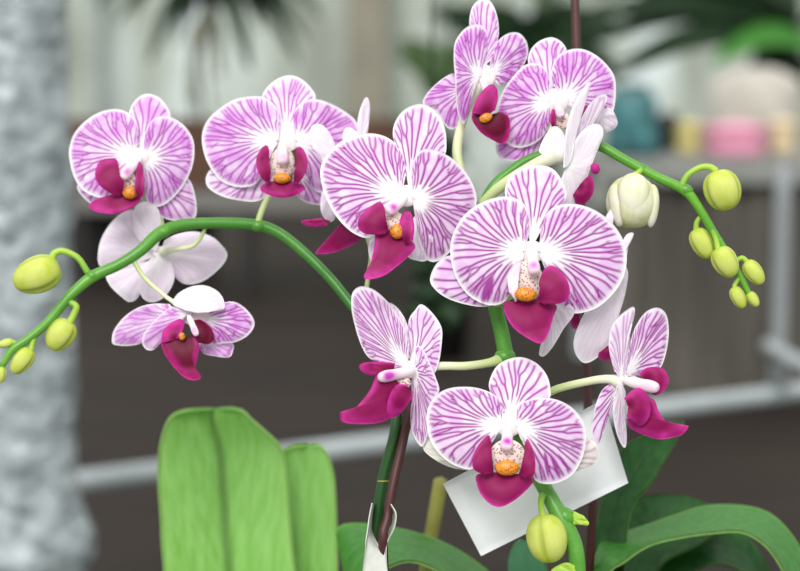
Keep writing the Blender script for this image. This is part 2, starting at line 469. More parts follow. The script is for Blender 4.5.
def ribbon(name, rows, mat, parent, fold=0.0, nw=15, nl=44, thick=0.0016, groove=0.0, rim=0.0, sag=0.0, world=None):
    """strap leaf from rows (xl, yl, xr, yr, dz_left, dz_right) of traced edges, base to tip"""
    q = catmull2(rows, nl)
    s = np.linspace(-1, 1, nw)
    f = (s + 1) / 2
    X = q[:, 0:1] * (1 - f) + q[:, 2:3] * f; Y = q[:, 1:2] * (1 - f) + q[:, 3:4] * f; Z = q[:, 4:5] * (1 - f) + q[:, 5:6] * f
    Z = Z + fold * (1 - np.abs(s))[None] * 1.0 - sag * (1 - s ** 2)[None]
    G = P(X, Y, Z)
    gr = groove * np.exp(-(s / .08) ** 2)[None] + 0 * Z; rm = rim * sstep(.86, 1, np.abs(s))[None] + 0 * Z
    pg = np.stack([gr, rm, 0 * gr], -1)
    return shell(name, G, thick, M[mat], parent, pg, pg, True, False)

def catmull2(rows, n):
    p = np.asarray(rows, float); q = np.vstack([2 * p[0] - p[1], p, 2 * p[-1] - p[-2]]); out = []
    for i in range(1, len(q) - 2):
        for t in np.linspace(0, 1, 12, endpoint=False):
            a, b, c, d = q[i - 1], q[i], q[i + 1], q[i + 2]
            out.append(0.5 * ((2 * b) + (-a + c) * t + (2 * a - 5 * b + 4 * c - d) * t * t + (-a + 3 * b - 3 * c + d) * t ** 3))
    out.append(p[-1]); out = np.array(out); x = np.linspace(0, len(out) - 1, n)
    return np.stack([np.interp(x, np.arange(len(out)), out[:, k]) for k in range(out.shape[1])], 1)

def box(name, lo, hi, mat, parent=None, bev=0.0):
    x0, y0, z0 = lo; x1, y1, z1 = hi
    V = [(x, y, z) for x in (x0, x1) for y in (y0, y1) for z in (z0, z1)]
    F = [(0, 1, 3, 2), (4, 6, 7, 5), (0, 4, 5, 1), (2, 3, 7, 6), (0, 2, 6, 4), (1, 5, 7, 3)]
    o = mesh_obj(name, V, F, mat, parent, smooth=False)
    if bev:
        m = o.modifiers.new('bevel', 'BEVEL'); m.width = bev; m.segments = 3
    return o

def lathe(name, c, prof, mat, parent=None, n=40, wob=None):
    V = []; 
    for (r, z) in prof:
        for j in range(n):
            a = 2 * math.pi * j / n; k = wob(a, z) if wob else 1
            V.append((c[0] + r * k * math.cos(a), c[1] + r * k * math.sin(a), c[2] + z))
    F = grid_faces(len(prof), n, 0, True, True)
    F.append(tuple(range(n))); F.append(tuple((len(prof) - 1) * n + j for j in range(n))[::-1])
    return mesh_obj(name, V, F, mat, parent)

def hub(fl, crop, c, r, z, flat=.35, w=1.0):
    x0, y0, s_ = crop
    return blob('flower_centre', (c[0], c[1], z + 5), (r * w * 1.3, r * 1.3, r * flat * .9), M['column'], fl, 0, crop, seg=24, rings=16, pig=lambda X, Y, Z_, u, v: np.stack([0 * u, 0 * u, 0 * u], -1))

# ------------------------------------------------------------------ structure
def ground():
    m, nd, ln, b = new_mat('dark_ground_mat', 0.8); b.inputs['Specular IOR Level'].default_value = 0.25
    f = noise(nd, ln, 4.0, 6, 'Object', (0.35, 3.0, 1)); c = ramp(nd, ln, f, [(0.3, lin((22, 17, 14))), (0.72, lin((48, 39, 32)))])
    ln.new(c, b.inputs['Base Color'])
    V = [(-8, -2, 0), (8, -2, 0), (8, 13, 0), (-8, 13, 0), (-8, -2, -.05), (8, -2, -.05), (8, 13, -.05), (-8, 13, -.05)]
    F = [(0, 1, 2, 3), (7, 6, 5, 4), (0, 4, 5, 1), (1, 5, 6, 2), (2, 6, 7, 3), (3, 7, 4, 0)]
    tag(mesh_obj('floor', V, F, m, smooth=False, origin=np.zeros(3)), kind='structure')
ground()
def back_wall():
    m, nd, ln, b = new_mat('greenhouse_film', 0.6)
    f = noise(nd, ln, 1.3, 4, 'Object', (1.6, 1, .5)); c = ramp(nd, ln, f, [(0.32, lin((160, 166, 154))), (0.5, lin((200, 208, 198))), (0.68, lin((236, 244, 244)))])
    ln.new(c, b.inputs['Base Color']); translucent(nd, ln, b, c, 0.35)
    tag(box('wall_back', (-8, 12.5, 0), (8, 12.53, 3.6), m), kind='structure')
back_wall()

# ------------------------------------------------------------------ the bench and the two pots (just below the picture)
BZ = 0.80
bench = empty('bench', (0, 0.95, 0))
box('bench_top', (-0.75, 0.62, BZ - .03), (0.75, 1.32, BZ), M['bench'], bench, .004)
for sx in (-.7, .7):
    for sy in (.67, 1.27):
        box('leg', (sx - .02, sy - .02, 0), (sx + .02, sy + .02, BZ - .03), M['pipe'], bench)
tag(bench, 'grey potting bench that carries the two orchid pots', 'bench')

def pot(c, label):
    r = empty('flower_pot', (c[0], c[1], BZ))
    pr = [(.030, .0), (.034, .004), (.044, .075), (.047, .076), (.048, .095), (.044, .0955), (.042, .080), (.0, .079)]
    pr = [(.001, .0)] + pr[:-1] + [(.001, .079)]
    lathe('pot_wall', (c[0], c[1], BZ), pr, M['pot'], r)
    lathe('bark', (c[0], c[1], BZ), [(.002, .0795), (.041, .0795), (.038, .086), (.02, .089), (.002, .0885)], M['bark'], r, wob=lambda a, z: 1 + .02 * math.sin(9 * a))
    return tag(r, label, 'pot', 'pots on the bench')
PA = np.array([-0.006, 0.93]); PB = np.array([0.088, 0.97])
pot(PA, 'terracotta pot holding the orchid that arches to the left')
pot(PB, 'terracotta pot holding the orchid that arches to the right')
def px_of(w):
    v = np.asarray(w) - CAM; d = v @ FW
    return (400 + FPX * (v @ RX) / d, 285.5 - FPX * (v @ UP) / d, (d - D0) / U)
potA = px_of((PA[0], PA[1], BZ + .083)); potB = px_of((PB[0], PB[1], BZ + .083))

# ------------------------------------------------------------------ orchid A: arches to the left
oa = empty('orchid_plant', (PA[0], PA[1], BZ + .083))
tag(oa, 'striped orchid arching left over three broad upright green leaves, its four open flowers hanging from the left stem', 'orchid')
oa['label'] = 'striped orchid whose stem arches left above broad upright light green leaves'
A_stem = [(potA[0], potA[1] + 25, potA[2]), (366, 620, 50), (374, 545, 44), (383, 480, 40), (396, 425, 42), (396, 375, 70), (372, 332, 100), (350, 303, 110), (328, 276, 118), (300, 249, 125), (277, 232, 128),
          (255, 225, 128), (216, 223, 122), (182, 225, 115), (160, 233, 105), (140, 251, 95), (118, 265, 90), (92, 277, 85), (70, 296, 80), (48, 322, 76), (28, 339, 73), (12, 350, 70), (2, 366, 68)]
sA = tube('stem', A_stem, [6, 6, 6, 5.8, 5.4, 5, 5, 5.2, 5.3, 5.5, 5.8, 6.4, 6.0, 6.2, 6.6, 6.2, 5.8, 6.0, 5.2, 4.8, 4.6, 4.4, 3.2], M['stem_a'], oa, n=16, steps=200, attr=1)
blob('node', (383, 481, 39), (6.2, 1.6, 6.2), M['yellow'], oa)
blob('node', (258, 226, 127), (9, 6.5, 7), M['stem'], oa, rot=0)
blob('node', (163, 232, 106), (9, 6.5, 7), M['stem'], oa, rot=.3)
blob('node', (92, 276, 85), (8, 6.0, 6.6), M['stem'], oa, rot=.5)

# flower upper left
C = (60, 85, 4.081); Z = 120
f = flower(oa, [(163, 230, 112), (160, 214, 168), (150, 185, 168), (139, 158, Z + 6)], [2.4, 2.4, 2.8, 4])
kw = dict(mat='petal_far', hw=.85)
petal('sepal', f, C, (330, 275), [(308, 220), (283, 150), (284, 105), (310, 60), (352, 36), (402, 50), (437, 90), (450, 135), (420, 195), (355, 250)], (0, -.1), Z + 6, 6, **kw)
petal('sepal', f, C, (345, 360), [(355, 450), (385, 515), (430, 545), (480, 555), (530, 551), (556, 530), (554, 465), (530, 390), (470, 350), (400, 340)], (.1, 0), Z + 14, 8, **kw)
petal('sepal', f, C, (300, 390), [(200, 370), (110, 380), (70, 412), (92, 455), (140, 492), (210, 515), (270, 490), (300, 430)], (-.2, 0), Z + 8, 8, **kw)
petal('petal', f, C, (308, 290), [(318, 235), (318, 170), (290, 122), (235, 98), (170, 108), (110, 142), (60, 195), (38, 260), (42, 320), (60, 380), (90, 425), (130, 450), (190, 463), (240, 445), (285, 370)], (-.12, -.05), Z, 6, **kw)
petal('petal', f, C, (338, 300), [(343, 240), (355, 180), (385, 135), (440, 128), (500, 160), (540, 215), (548, 270), (540, 330), (515, 390), (480, 440), (430, 485), (385, 496), (355, 472), (345, 390)], (.3, 0), Z - 1, 6, **kw)
lobe(f, C, (310, 455), [(250, 440), (180, 455), (130, 478), (118, 500), (155, 520), (215, 526), (270, 512), (318, 484), (330, 465)], (.1, -.5), Z - 14, 2)
lobe(f, C, (255, 448), [(262, 400), (240, 350), (232, 306), (195, 300), (160, 315), (143, 360), (155, 400), (190, 432), (235, 450)], (.3, .2), Z - 22, 4, edge=.75)
lobe(f, C, (318, 468), [(305, 420), (312, 360), (322, 312), (336, 335), (343, 400), (338, 455)], (0, .2), Z - 22, 2)
hub(f, C, (326, 292), 30, Z - 5)
column(f, C, (325, 300), (262, 372), 26, (Z - 12, Z - 26))
blob('throat', (278, 392, Z - 14), (34, 46, 24), M['cup'], f, .2, C)
blob('callus', (285, 440, Z - 22), (30, 27, 26), M['callus'], f, 0, C, lump=.12)

# flower with the round open face, second from the left
C = (195, 65, 4.081); Z = 110
f = flower(oa, [(257, 225, 126), (263, 208, 128), (276, 180, 128), (285, 145, Z + 6)], [3.2, 3.4, 3.4, 4.5])
petal('sepal', f, C, (372, 300), [(335, 240), (290, 165), (275, 125), (300, 85), (340, 55), (385, 42), (430, 55), (468, 88), (492, 130), (470, 180), (412, 240)], (0, -.3), Z + 5, 6, wash=.6, **kw)
petal('sepal', f, C, (335, 400), [(220, 380), (110, 410), (62, 428), (44, 465), (56, 502), (110, 535), (180, 552), (250, 556), (295, 530), (335, 470)], (.1, -.1), Z + 22, 8, wash=.6, **kw)
petal('sepal', f, C, (400, 420), [(398, 480), (418, 535), (460, 563), (520, 571), (572, 560), (580, 510), (540, 450), (450, 410)], (.1, 0), Z + 10, 8, **kw)
petal('petal', f, C, (340, 310), [(347, 240), (335, 180), (290, 135), (235, 127), (160, 140), (90, 185), (45, 235), (28, 295), (40, 370), (70, 430), (110, 475), (170, 497), (230, 493), (265, 460), (298, 390)], (-.15, 0), Z, 7, **kw)
petal('petal', f, C, (408, 310), [(402, 240), (410, 180), (450, 145), (500, 140), (560, 160), (620, 195), (660, 235), (672, 300), (640, 400), (580, 480), (520, 520), (478, 500), (440, 410)], (.25, 0), Z, 7, **kw)
lobe(f, C, (355, 470), [(310, 478), (275, 490), (268, 512), (300, 530), (350, 542), (400, 535), (445, 512), (442, 490), (400, 478)], (0, -.6), Z - 14, 2)
lobe(f, C, (305, 480), [(308, 440), (300, 380), (298, 332), (275, 335), (254, 370), (250, 410), (265, 450), (292, 478)], (.4, .1), Z - 24, 3, edge=.75)
lobe(f, C, (405, 478), [(405, 440), (420, 390), (416, 340), (435, 337), (452, 362), (460, 402), (446, 450), (420, 480)], (-.4, .1), Z - 24, 3, edge=.75)
blob('throat', (357, 400, Z - 12), (52, 70, 26), M['cup'], f, 0, C)
hub(f, C, (372, 300), 44, Z, .2, 1.1)
column(f, C, (358, 325), (357, 395), 30, (Z - 14, Z - 26), tip=.2)
blob('callus', (355, 462, Z - 22), (36, 23, 24), M['callus'], f, 0, C, lump=.12)

# flower turned away, behind the two open ones
C = (295, 90, 3.36); Z = 80
f = flower(oa, [(364, 321, 104), (367, 285, 98), (371, 250, 92), (358, 220, 90), (338, 205, Z + 4)], [2.4, 2.4, 2.6, 2.8, 4])
petal('petal', f, C, (128, 230), [(90, 235), (62, 195), (48, 152), (58, 120), (85, 115), (110, 135), (132, 175), (140, 215)], (.6, 0), Z - 12, 4, back=True, mat='petal_far')
petal('petal', f, C, (215, 190), [(205, 165), (210, 130), (214, 80), (236, 25), (249, 38), (251, 80), (244, 140), (232, 178)], (.6, 0), Z, 2, back=True, mat='petal_far')
petal('sepal', f, C, (120, 320), [(90, 345), (85, 385), (92, 422), (115, 443), (135, 430), (140, 390), (145, 330)], (.2, 0), Z - 4, 4, back=True, mat='petal_far')
lobe(f, C, (190, 440), [(150, 455), (110, 500), (72, 542), (76, 551), (130, 546), (180, 526), (215, 506), (230, 480)], (-.3, 0), Z - 10, 2, edge=.8)
lobe(f, C, (120, 440), [(90, 432), (50, 437), (22, 440), (28, 450), (60, 460), (105, 455)], (-.2, 0), Z - 14, 1)
petal('sepal', f, C, (250, 250), [(190, 205), (160, 165), (168, 130), (190, 128), (215, 150), (240, 190)], (.3, 0), Z - 10, 4, back=True, mat='petal_far')
for k in (0,):
    f['label'] = 'flower seen from the side, half hidden'

# flower seen from behind
C = (90, 195, 4.967); Z = 150
f = flower(oa, [(206, 227, 122), (199, 240, 126), (190, 247, 128), (176, 249, 132), (162, 252, Z - 8)], [1.9, 2.3, 2.6, 3.0, 4.0], label='white flower seen from behind')
kb = dict(back=True, mat='petal_far')
petal('sepal', f, C, (330, 280), [(262, 250), (222, 185), (212, 120), (222, 65), (250, 38), (290, 34), (335, 66), (352, 120), (350, 210)], (.2, .5), Z - 6, 6, **kb)
petal('petal', f, C, (330, 300), [(320, 200), (262, 120), (213, 75), (150, 95), (95, 150), (55, 220), (40, 290), (45, 345), (90, 372), (160, 370), (240, 340)], (-.2, .2), Z + 4, 9, ruffle=1.4, **kb)
petal('sepal', f, C, (320, 320), [(230, 350), (150, 358), (82, 395), (100, 450), (150, 500), (190, 530), (227, 520), (255, 480), (290, 400)], (.2, -.2), Z + 8, 8, **kb)
petal('sepal', f, C, (350, 300), [(310, 310), (268, 350), (250, 400), (245, 470), (270, 520), (320, 531), (370, 505), (408, 450), (420, 395), (405, 335)], (.1, -.3), Z - 4, 6, **kb)
petal('petal', f, C, (350, 280), [(370, 225), (430, 195), (520, 181), (600, 205), (650, 245), (681, 292), (660, 345), (600, 402), (540, 436), (475, 442), (425, 410), (385, 345)], (.3, 0), Z, 9, ruffle=1.4, **kb)

hub(f, C, (343, 285), 26, Z - 8)
# nodding flower, lower left
C = (105, 280, 5.0); Z = 85
f = flower(oa, [(131, 256, 94), (143, 276, 92), (159, 291, 90), (172, 301, 88), (188, 310, Z)], [2.6, 2.4, 2.3, 2.4, 4.5], label='flower nodding down, seen from above')
petal('sepal', f, C, (480, 290), [(470, 320), (490, 365), (550, 381), (620, 386), (640, 352), (638, 318), (560, 300)], (.2, -.6), Z + 10, 4, vein=.5, mat='petal_far')
petal('petal', f, C, (370, 180), [(322, 120), (240, 119), (160, 140), (90, 190), (45, 250), (34, 300), (45, 322), (110, 329), (180, 316), (250, 270)], (.1, .15), Z + 6, 5, mat='petal_far', vein=.5)
petal('petal', f, C, (470, 190), [(540, 140), (600, 112), (650, 110), (700, 140), (740, 190), (745, 232), (710, 280), (650, 310), (590, 316), (535, 320), (490, 260)], (-.1, .1), Z + 2, 5, mat='petal_far', hw=.9)
petal('sepal', f, C, (425, 160), [(330, 130), (262, 190), (200, 260), (184, 310), (205, 346), (240, 350), (270, 320), (300, 255), (350, 200), (440, 175)], (.1, .1), Z - 8, 3, mat='petal_far', vein=.6)
petal('sepal', f, C, (460, 165), [(400, 150), (340, 122), (362, 72), (425, 36), (490, 27), (545, 45), (582, 78), (597, 118), (590, 146), (520, 160)], (0, -.9), Z - 14, 4, bulge=7, back=True, mat='petal_far')
lobe(f, C, (395, 285), [(300, 285), (280, 312), (300, 370), (340, 430), (390, 482), (430, 500), (466, 500), (478, 484), (452, 462), (457, 400), (472, 335), (450, 290)], (0, -.3), Z - 14, 3, mat='lip_dark', edge=.62)
lobe(f, C, (350, 300), [(285, 315), (288, 262), (320, 222), (370, 195), (397, 212), (388, 252), (365, 290)], (0, -.2), Z - 18, 2, edge=.35)
lobe(f, C, (440, 270), [(430, 205), (480, 200), (530, 240), (547, 290), (520, 320), (470, 312), (415, 297)], (0, -.2), Z - 12, 2, mat='lip_dark', edge=.9)
hub(f, C, (445, 175), 40, Z - 4, .4, 1.6)
column(f, C, (420, 185), (455, 268), 21, (Z - 16, Z - 26), tip=.3)
blob('callus', (385, 282, Z - 22), (16, 20, 14), M['callus'], f, 0, C, lump=.12)

# buds of the left stem
B0 = (0, 230, 3.567)
bud(oa, B0, (212, 130), (50, 192), 68, 84, [(88, 273, 85), (78, 258, 85), (63, 251, 85), (54, 254, 84), (52, 261, 84)], srad=[3.4, 3.2, 3.4, 3.8, 4.2], tipw=.5)
bud(oa, B0, (250, 325), (180, 425), 52, 78, [(66, 300, 80), (76, 306, 78), (74, 314, 78), (70, 322, 78)], srad=[3.2, 3.4, 3.6, 4.0])
bud(oa, B0, (112, 425), (45, 510), 36, 72, [(38, 332, 75), (34, 338, 74), (31, 350, 73)], srad=[2.8, 3.0, 3.2])
bud(oa, B0, (48, 398), (-8, 412), 17, 71, [(18, 346, 71), (13, 342, 71), (9, 342, 71)], srad=[2.0, 2.4, 2.6])
bud(oa, B0, (6, 488), (2, 545), 19, 68, [(2, 364, 68), (3, 368, 68), (3, 371, 68)], srad=[2.0, 2.4, 2.6])

# leaves of orchid A
LL = (potA[0] - 10, potA[1] + 12, potA[2] + 20)
def leafrow(p, w, dz): return (p[0] - w, p[1], p[0] + w, p[1], dz, dz)
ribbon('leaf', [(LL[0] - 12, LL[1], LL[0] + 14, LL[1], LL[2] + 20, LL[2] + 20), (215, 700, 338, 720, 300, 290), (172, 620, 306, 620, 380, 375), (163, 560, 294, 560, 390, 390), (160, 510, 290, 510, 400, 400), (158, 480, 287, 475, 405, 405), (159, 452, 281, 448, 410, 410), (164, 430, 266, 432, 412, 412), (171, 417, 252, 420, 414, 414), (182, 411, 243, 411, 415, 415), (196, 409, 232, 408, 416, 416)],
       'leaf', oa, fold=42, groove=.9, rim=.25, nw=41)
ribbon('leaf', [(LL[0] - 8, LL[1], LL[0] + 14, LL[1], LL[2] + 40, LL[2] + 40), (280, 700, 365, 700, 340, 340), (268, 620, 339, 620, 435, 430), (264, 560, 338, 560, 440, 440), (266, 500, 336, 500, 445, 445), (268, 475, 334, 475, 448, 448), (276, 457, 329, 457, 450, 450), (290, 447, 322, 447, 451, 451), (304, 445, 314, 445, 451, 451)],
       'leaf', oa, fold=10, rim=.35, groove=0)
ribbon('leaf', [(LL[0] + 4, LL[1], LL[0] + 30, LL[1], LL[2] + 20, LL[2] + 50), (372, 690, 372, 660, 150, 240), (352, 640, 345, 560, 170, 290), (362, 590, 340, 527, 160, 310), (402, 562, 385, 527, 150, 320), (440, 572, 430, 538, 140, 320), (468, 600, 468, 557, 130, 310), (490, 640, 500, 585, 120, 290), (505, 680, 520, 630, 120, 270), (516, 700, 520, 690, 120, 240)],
       'leaf_mid', oa, fold=-6, rim=.2, groove=.2)

# ------------------------------------------------------------------ orchid B: rises through the middle and arches to the right
ob = empty('orchid_plant', (PB[0], PB[1], BZ + .083))
ob['label'] = 'striped orchid rising through the centre and arching right, with nine open flowers'
ob['category'] = 'orchid'
B_stem = [(potB[0], potB[1] + 25, potB[2]), (578, 650, 40), (578, 590, 10), (577, 560, 4), (573, 540, 4), (562, 520, 6), (549, 496, 12), (527, 455, 28), (511, 405, 32), (507, 365, 30), (502, 335, 30), (495, 305, 30), (488, 265, 36), (482, 230, 42), (484, 206, 46), (494, 186, 48),
          (512, 170, 52), (530, 159, 55), (560, 149, 58), (585, 143, 58), (602, 147, 56), (625, 160, 52), (655, 176, 48), (684, 190, 46), (697, 205, 46), (712, 230, 48), (729, 257, 50), (741, 277, 52), (750, 296, 54)]
tube('stem', B_stem, [8, 8, 8.2, 8.2, 8.0, 9, 8, 7.6, 7.6, 8.2, 7.8, 7.4, 7, 6.6, 6, 5.6, 5.2, 5, 4.8, 5, 5.2, 5, 4.8, 5.2, 4.6, 4.2, 3.6, 3.2, 2.6], M['stem_b'], ob, n=18, steps=240, attr=1)
blob('node', (505, 357, 28), (11, 9, 9), M['stem'], ob)
blob('node', (566, 517, 6), (11, 9, 9), M['stem'], ob, rot=-.8)
blob('node', (686, 190, 46), (8, 6, 6), M['stem'], ob, rot=-.5)
blob('node', (642, 169, 50), (8, 5.5, 5.5), M['stem'], ob, rot=-.5)
G, r, t, L = traced((430, 430, 3.81), (540, 335), [(545, 310), (570, 322), (590, 332), (605, 352), (603, 362), (580, 360), (548, 358)], (-.4, 0), 2, 0)
shell('bract', G, .0012, M['budstalk'], ob, np.zeros(G.shape) + .9)
G, r, t, L = traced((430, 430, 3.81), (560, 545), [(550, 520), (520, 505), (490, 515), (462, 535), (470, 560), (520, 580), (560, 570)], (-.2, 0), -4, 0)
shell('bract', G, .0012, M['budstalk'], ob, np.zeros(G.shape) + .5)
# buds of orchid B
bud(ob, (430, 430, 3.81), (430, 322), (462, 505), 75, 2, [(543, 494, 4), (541, 502, 2), (542, 512, 2), (543, 517, 2)], srad=[4.0, 3.2, 3.4, 4.4], tipw=.2, phase=1.9)
R0 = (600, 130, 3.006)
bud(ob, (430, 430, 1), (204, -254), (200, -202), 25, 40, [(642, 169, 48), (639, 172, 44), (635, 175, 41)], srad=[3, 3, 3.4], mat='bud_white', tipw=.0, phase=.2)
wb = LINK[-2]
for (cx, cy, rx, ry, rot, dz_) in ((52, 226, 26, 66, .12, 32), (155, 228, 23, 66, -.05, 34), (100, 196, 50, 68, -.04, 24)):
    blob('bud_sepal', (cx, cy, dz_), (rx, ry, 34 if cx != 100 else 40), M['bud_white'], wb, rot, R0, egg=.12, pig=lambda X, Y, Z, u, v: np.stack([.42 * np.exp(-((np.abs(np.cos(v)) - 1) / .10) ** 2) * np.sin(u) ** 2, .5 * (1 + np.cos(u)) / 2 + .1 * np.cos(v * 9), 0 * u], -1))
bud(ob, R0, (350, 122), (386, 240), 55, 46, [(681, 188, 46), (687, 176, 46), (699, 168, 46), (709, 167, 46), (716, 171, 46)], srad=[3.6, 3.2, 3.2, 3.4, 3.8], tipw=.2)
bud(ob, R0, (285, 298), (330, 385), 33, 54, [(703, 214, 48), (697, 222, 50), (696, 231, 52)], srad=[2.4, 2.6, 3])
bud(ob, R0, (352, 355), (402, 440), 38, 44, [(712, 230, 46), (716, 240, 45), (718, 250, 44)], srad=[2.6, 2.8, 3.2])
bud(ob, R0, (438, 395), (488, 462), 27, 50, [(735, 262, 50), (742, 258, 50), (748, 263, 50)], srad=[2.4, 2.6, 2.8])
bud(ob, R0, (400, 472), (432, 535), 22, 52, [(741, 277, 52), (737, 281, 52), (734, 287, 52)], srad=[2, 2.2, 2.4])
bud(ob, R0, (446, 488), (474, 530), 17, 54, [(746, 288, 54), (748, 291, 54), (749, 293, 54)], srad=[2, 2.2, 2.2])

# top flower
C = (415, 0, 3.567); Z = 70
f = flower(ob, [(474, 205, 46), (462, 176, 60), (457, 150, 72), (463, 120, 80), (478, 84, Z + 6)], [4, 4.6, 5, 4.6, 4.6])
kw = dict(mat='petal_far', hw=.9)
petal('sepal', f, C, (242, 240), [(222, 190), (200, 120), (194, 75), (202, 30), (225, 2), (252, -6), (280, 22), (297, 80), (296, 140), (275, 210)], (.3, -.1), Z + 5, 5, wash=.7, **kw)
petal('sepal', f, C, (190, 310), [(150, 270), (128, 264), (80, 295), (40, 338), (30, 372), (76, 398), (105, 445), (130, 461), (160, 445), (180, 390)], (-.3, 0), Z + 12, 6, **kw)
petal('petal', f, C, (262, 270), [(272, 210), (292, 152), (330, 120), (370, 118), (398, 150), (401, 200), (375, 250), (340, 290), (300, 306)], (.8, 0), Z, 5, **kw)
petal('petal', f, C, (232, 275), [(247, 220), (262, 160), (255, 110), (225, 87), (180, 100), (145, 145), (138, 200), (142, 270), (145, 350), (153, 405), (170, 441), (187, 418), (200, 350), (212, 310)], (.9, 0), Z - 2, 5, **kw)
lobe(f, C, (270, 410), [(220, 390), (205, 400), (205, 430), (235, 472), (280, 502), (312, 512), (335, 490), (335, 420), (300, 400)], (.2, -.2), Z - 8, 2, mat='lip_dark', edge=.75)
lobe(f, C, (255, 415), [(203, 400), (215, 365), (240, 325), (270, 301), (292, 315), (295, 352), (285, 392)], (.1, .2), Z - 16, 2, edge=.4)
hub(f, C, (245, 272), 34, Z - 2)
column(f, C, (240, 285), (258, 330), 18, (Z - 10, Z - 14), tip=.1)
blob('callus', (252, 420, Z - 18), (24, 17, 14), M['callus'], f, .4, C, lump=.12)

# flower at the top right
C = (490, 30, 4.079); Z = 60
f = flower(ob, [(554, 150, 58), (551, 140, 64), (551, 122, 68), (556, 102, Z + 6)], [3, 3.2, 3.6, 4.5])
petal('sepal', f, C, (248, 250), [(205, 200), (165, 155), (155, 120), (168, 78), (202, 45), (250, 30), (290, 48), (312, 85), (295, 140), (265, 210)], (0, -.2), Z + 8, 5, wash=.7, **kw)
petal('sepal', f, C, (230, 380), [(130, 400), (55, 425), (25, 462), (28, 505), (55, 530), (110, 533), (170, 510), (222, 470), (245, 425)], (-.1, -.2), Z + 24, 6, **kw)
petal('sepal', f, C, (430, 340), [(480, 315), (502, 330), (520, 378), (500, 407), (460, 421), (425, 425), (415, 380)], (.1, 0), Z + 8, 6, wash=.2, vein=.2, **kw)
petal('petal', f, C, (290, 285), [(258, 220), (252, 160), (280, 102), (340, 77), (400, 85), (460, 125), (505, 185), (513, 250), (505, 320), (480, 390), (440, 430), (395, 405), (345, 330)], (.3, 0), Z, 7, **kw)
petal('petal', f, C, (245, 290), [(243, 220), (225, 160), (190, 135), (140, 145), (90, 195), (50, 255), (28, 330), (35, 410), (70, 463), (120, 480), (180, 463), (225, 420), (250, 350)], (-.3, 0), Z - 2, 8, **kw)
lobe(f, C, (345, 390), [(352, 350), (372, 318), (397, 308), (396, 350), (372, 395)], (.2, 0), Z - 14, 1)
lobe(f, C, (255, 400), [(245, 370), (250, 330), (262, 325), (268, 370), (265, 400)], (.2, 0), Z - 14, 1)
blob('throat', (298, 370, Z - 6), (34, 36, 14), M['cup'], f, 0, C)
hub(f, C, (268, 290), 42, Z - 4)
column(f, C, (270, 295), (290, 350), 22, (Z - 10, Z - 16), tip=.2)

# flower seen edge on, facing right
C = (480, 70, 4.081); Z = 8
f = flower(ob, [(482, 204, 44), (500, 187, 36), (530, 168, 24), (556, 156, 14), (567, 152, Z)], [5.2, 5.6, 6.2, 7.5, 5], label='white flower seen edge on')
petal('sepal', f, C, (345, 375), [(285, 350), (242, 335), (255, 288), (290, 236), (318, 234), (342, 262), (355, 320)], (.2, 0), Z + 10, 4, back=True)
petal('petal', f, C, (375, 350), [(372, 290), (402, 220), (440, 150), (480, 106), (510, 97), (518, 120), (500, 160), (460, 215), (424, 270), (390, 325)], (1.1, 0), Z + 2, 3, vein=.4, wash=.4)
petal('petal', f, C, (362, 385), [(340, 400), (342, 330), (350, 250), (370, 170), (400, 100), (430, 62), (449, 44), (442, 90), (416, 150), (400, 220), (386, 290), (378, 350)], (1.1, 0), Z - 8, 2, back=True)
lobe(f, C, (400, 480), [(415, 465), (450, 430), (466, 470), (456, 515), (420, 550), (395, 548), (380, 510)], (-.3, 0), Z, 2, edge=.7)
blob('column', (470, 402, Z), (20, 24, 18), M['lip'], f, .3, C, pig=lambda X, Y, Z_, u, v: np.stack([0 * u, .9 + 0 * u, 0 * u], -1))
petal('petal', f, C, (350, 400), [(350, 360), (390, 280), (445, 225), (490, 224), (503, 260), (486, 310), (462, 370), (440, 430), (412, 500), (372, 560), (345, 602), (318, 540), (325, 460)], (.5, 0), Z - 6, 5, back=True, ruffle=1.2)

# flower turned away on the right, behind the large one
C = (560, 220, 3.81); Z = 14
f = flower(ob, [(496, 300, 30), (530, 292, 42), (570, 284, 36), (606, 284, Z + 6)], [3, 3, 3.4, 4.5], label='flower turned away, seen from behind')
petal('petal', f, C, (225, 210), [(160, 260), (105, 335), (73, 395), (52, 460), (60, 512), (90, 544), (130, 532), (175, 490), (205, 430), (225, 360), (246, 290), (259, 215), (254, 180)], (.4, .1), Z, 5, back=True, ruffle=1.2)
petal('petal', f, C, (190, 240), [(205, 160), (238, 95), (246, 66), (262, 50), (280, 49), (276, 66), (262, 84), (250, 150), (215, 215)], (.2, 0), Z + 8, 0, back=True, nr=20)
petal('sepal', f, C, (170, 220), [(150, 100), (172, -5), (186, -32), (196, -46), (210, -50), (206, -32), (203, 0), (190, 120)], (.2, 0), Z + 12, 0, back=True, nr=20)
lobe(f, C, (75, 350), [(50, 345), (38, 362), (42, 400), (58, 415), (75, 400)], (.1, 0), Z + 8, 1)
lobe(f, C, (180, 480), [(150, 505), (146, 522), (165, 533), (192, 532), (200, 490)], (0, 0), Z + 8, 1)
lobe(f, C, (215, 300), [(225, 292), (238, 295), (240, 315), (230, 335), (215, 330)], (0, 0), Z + 8, 1)

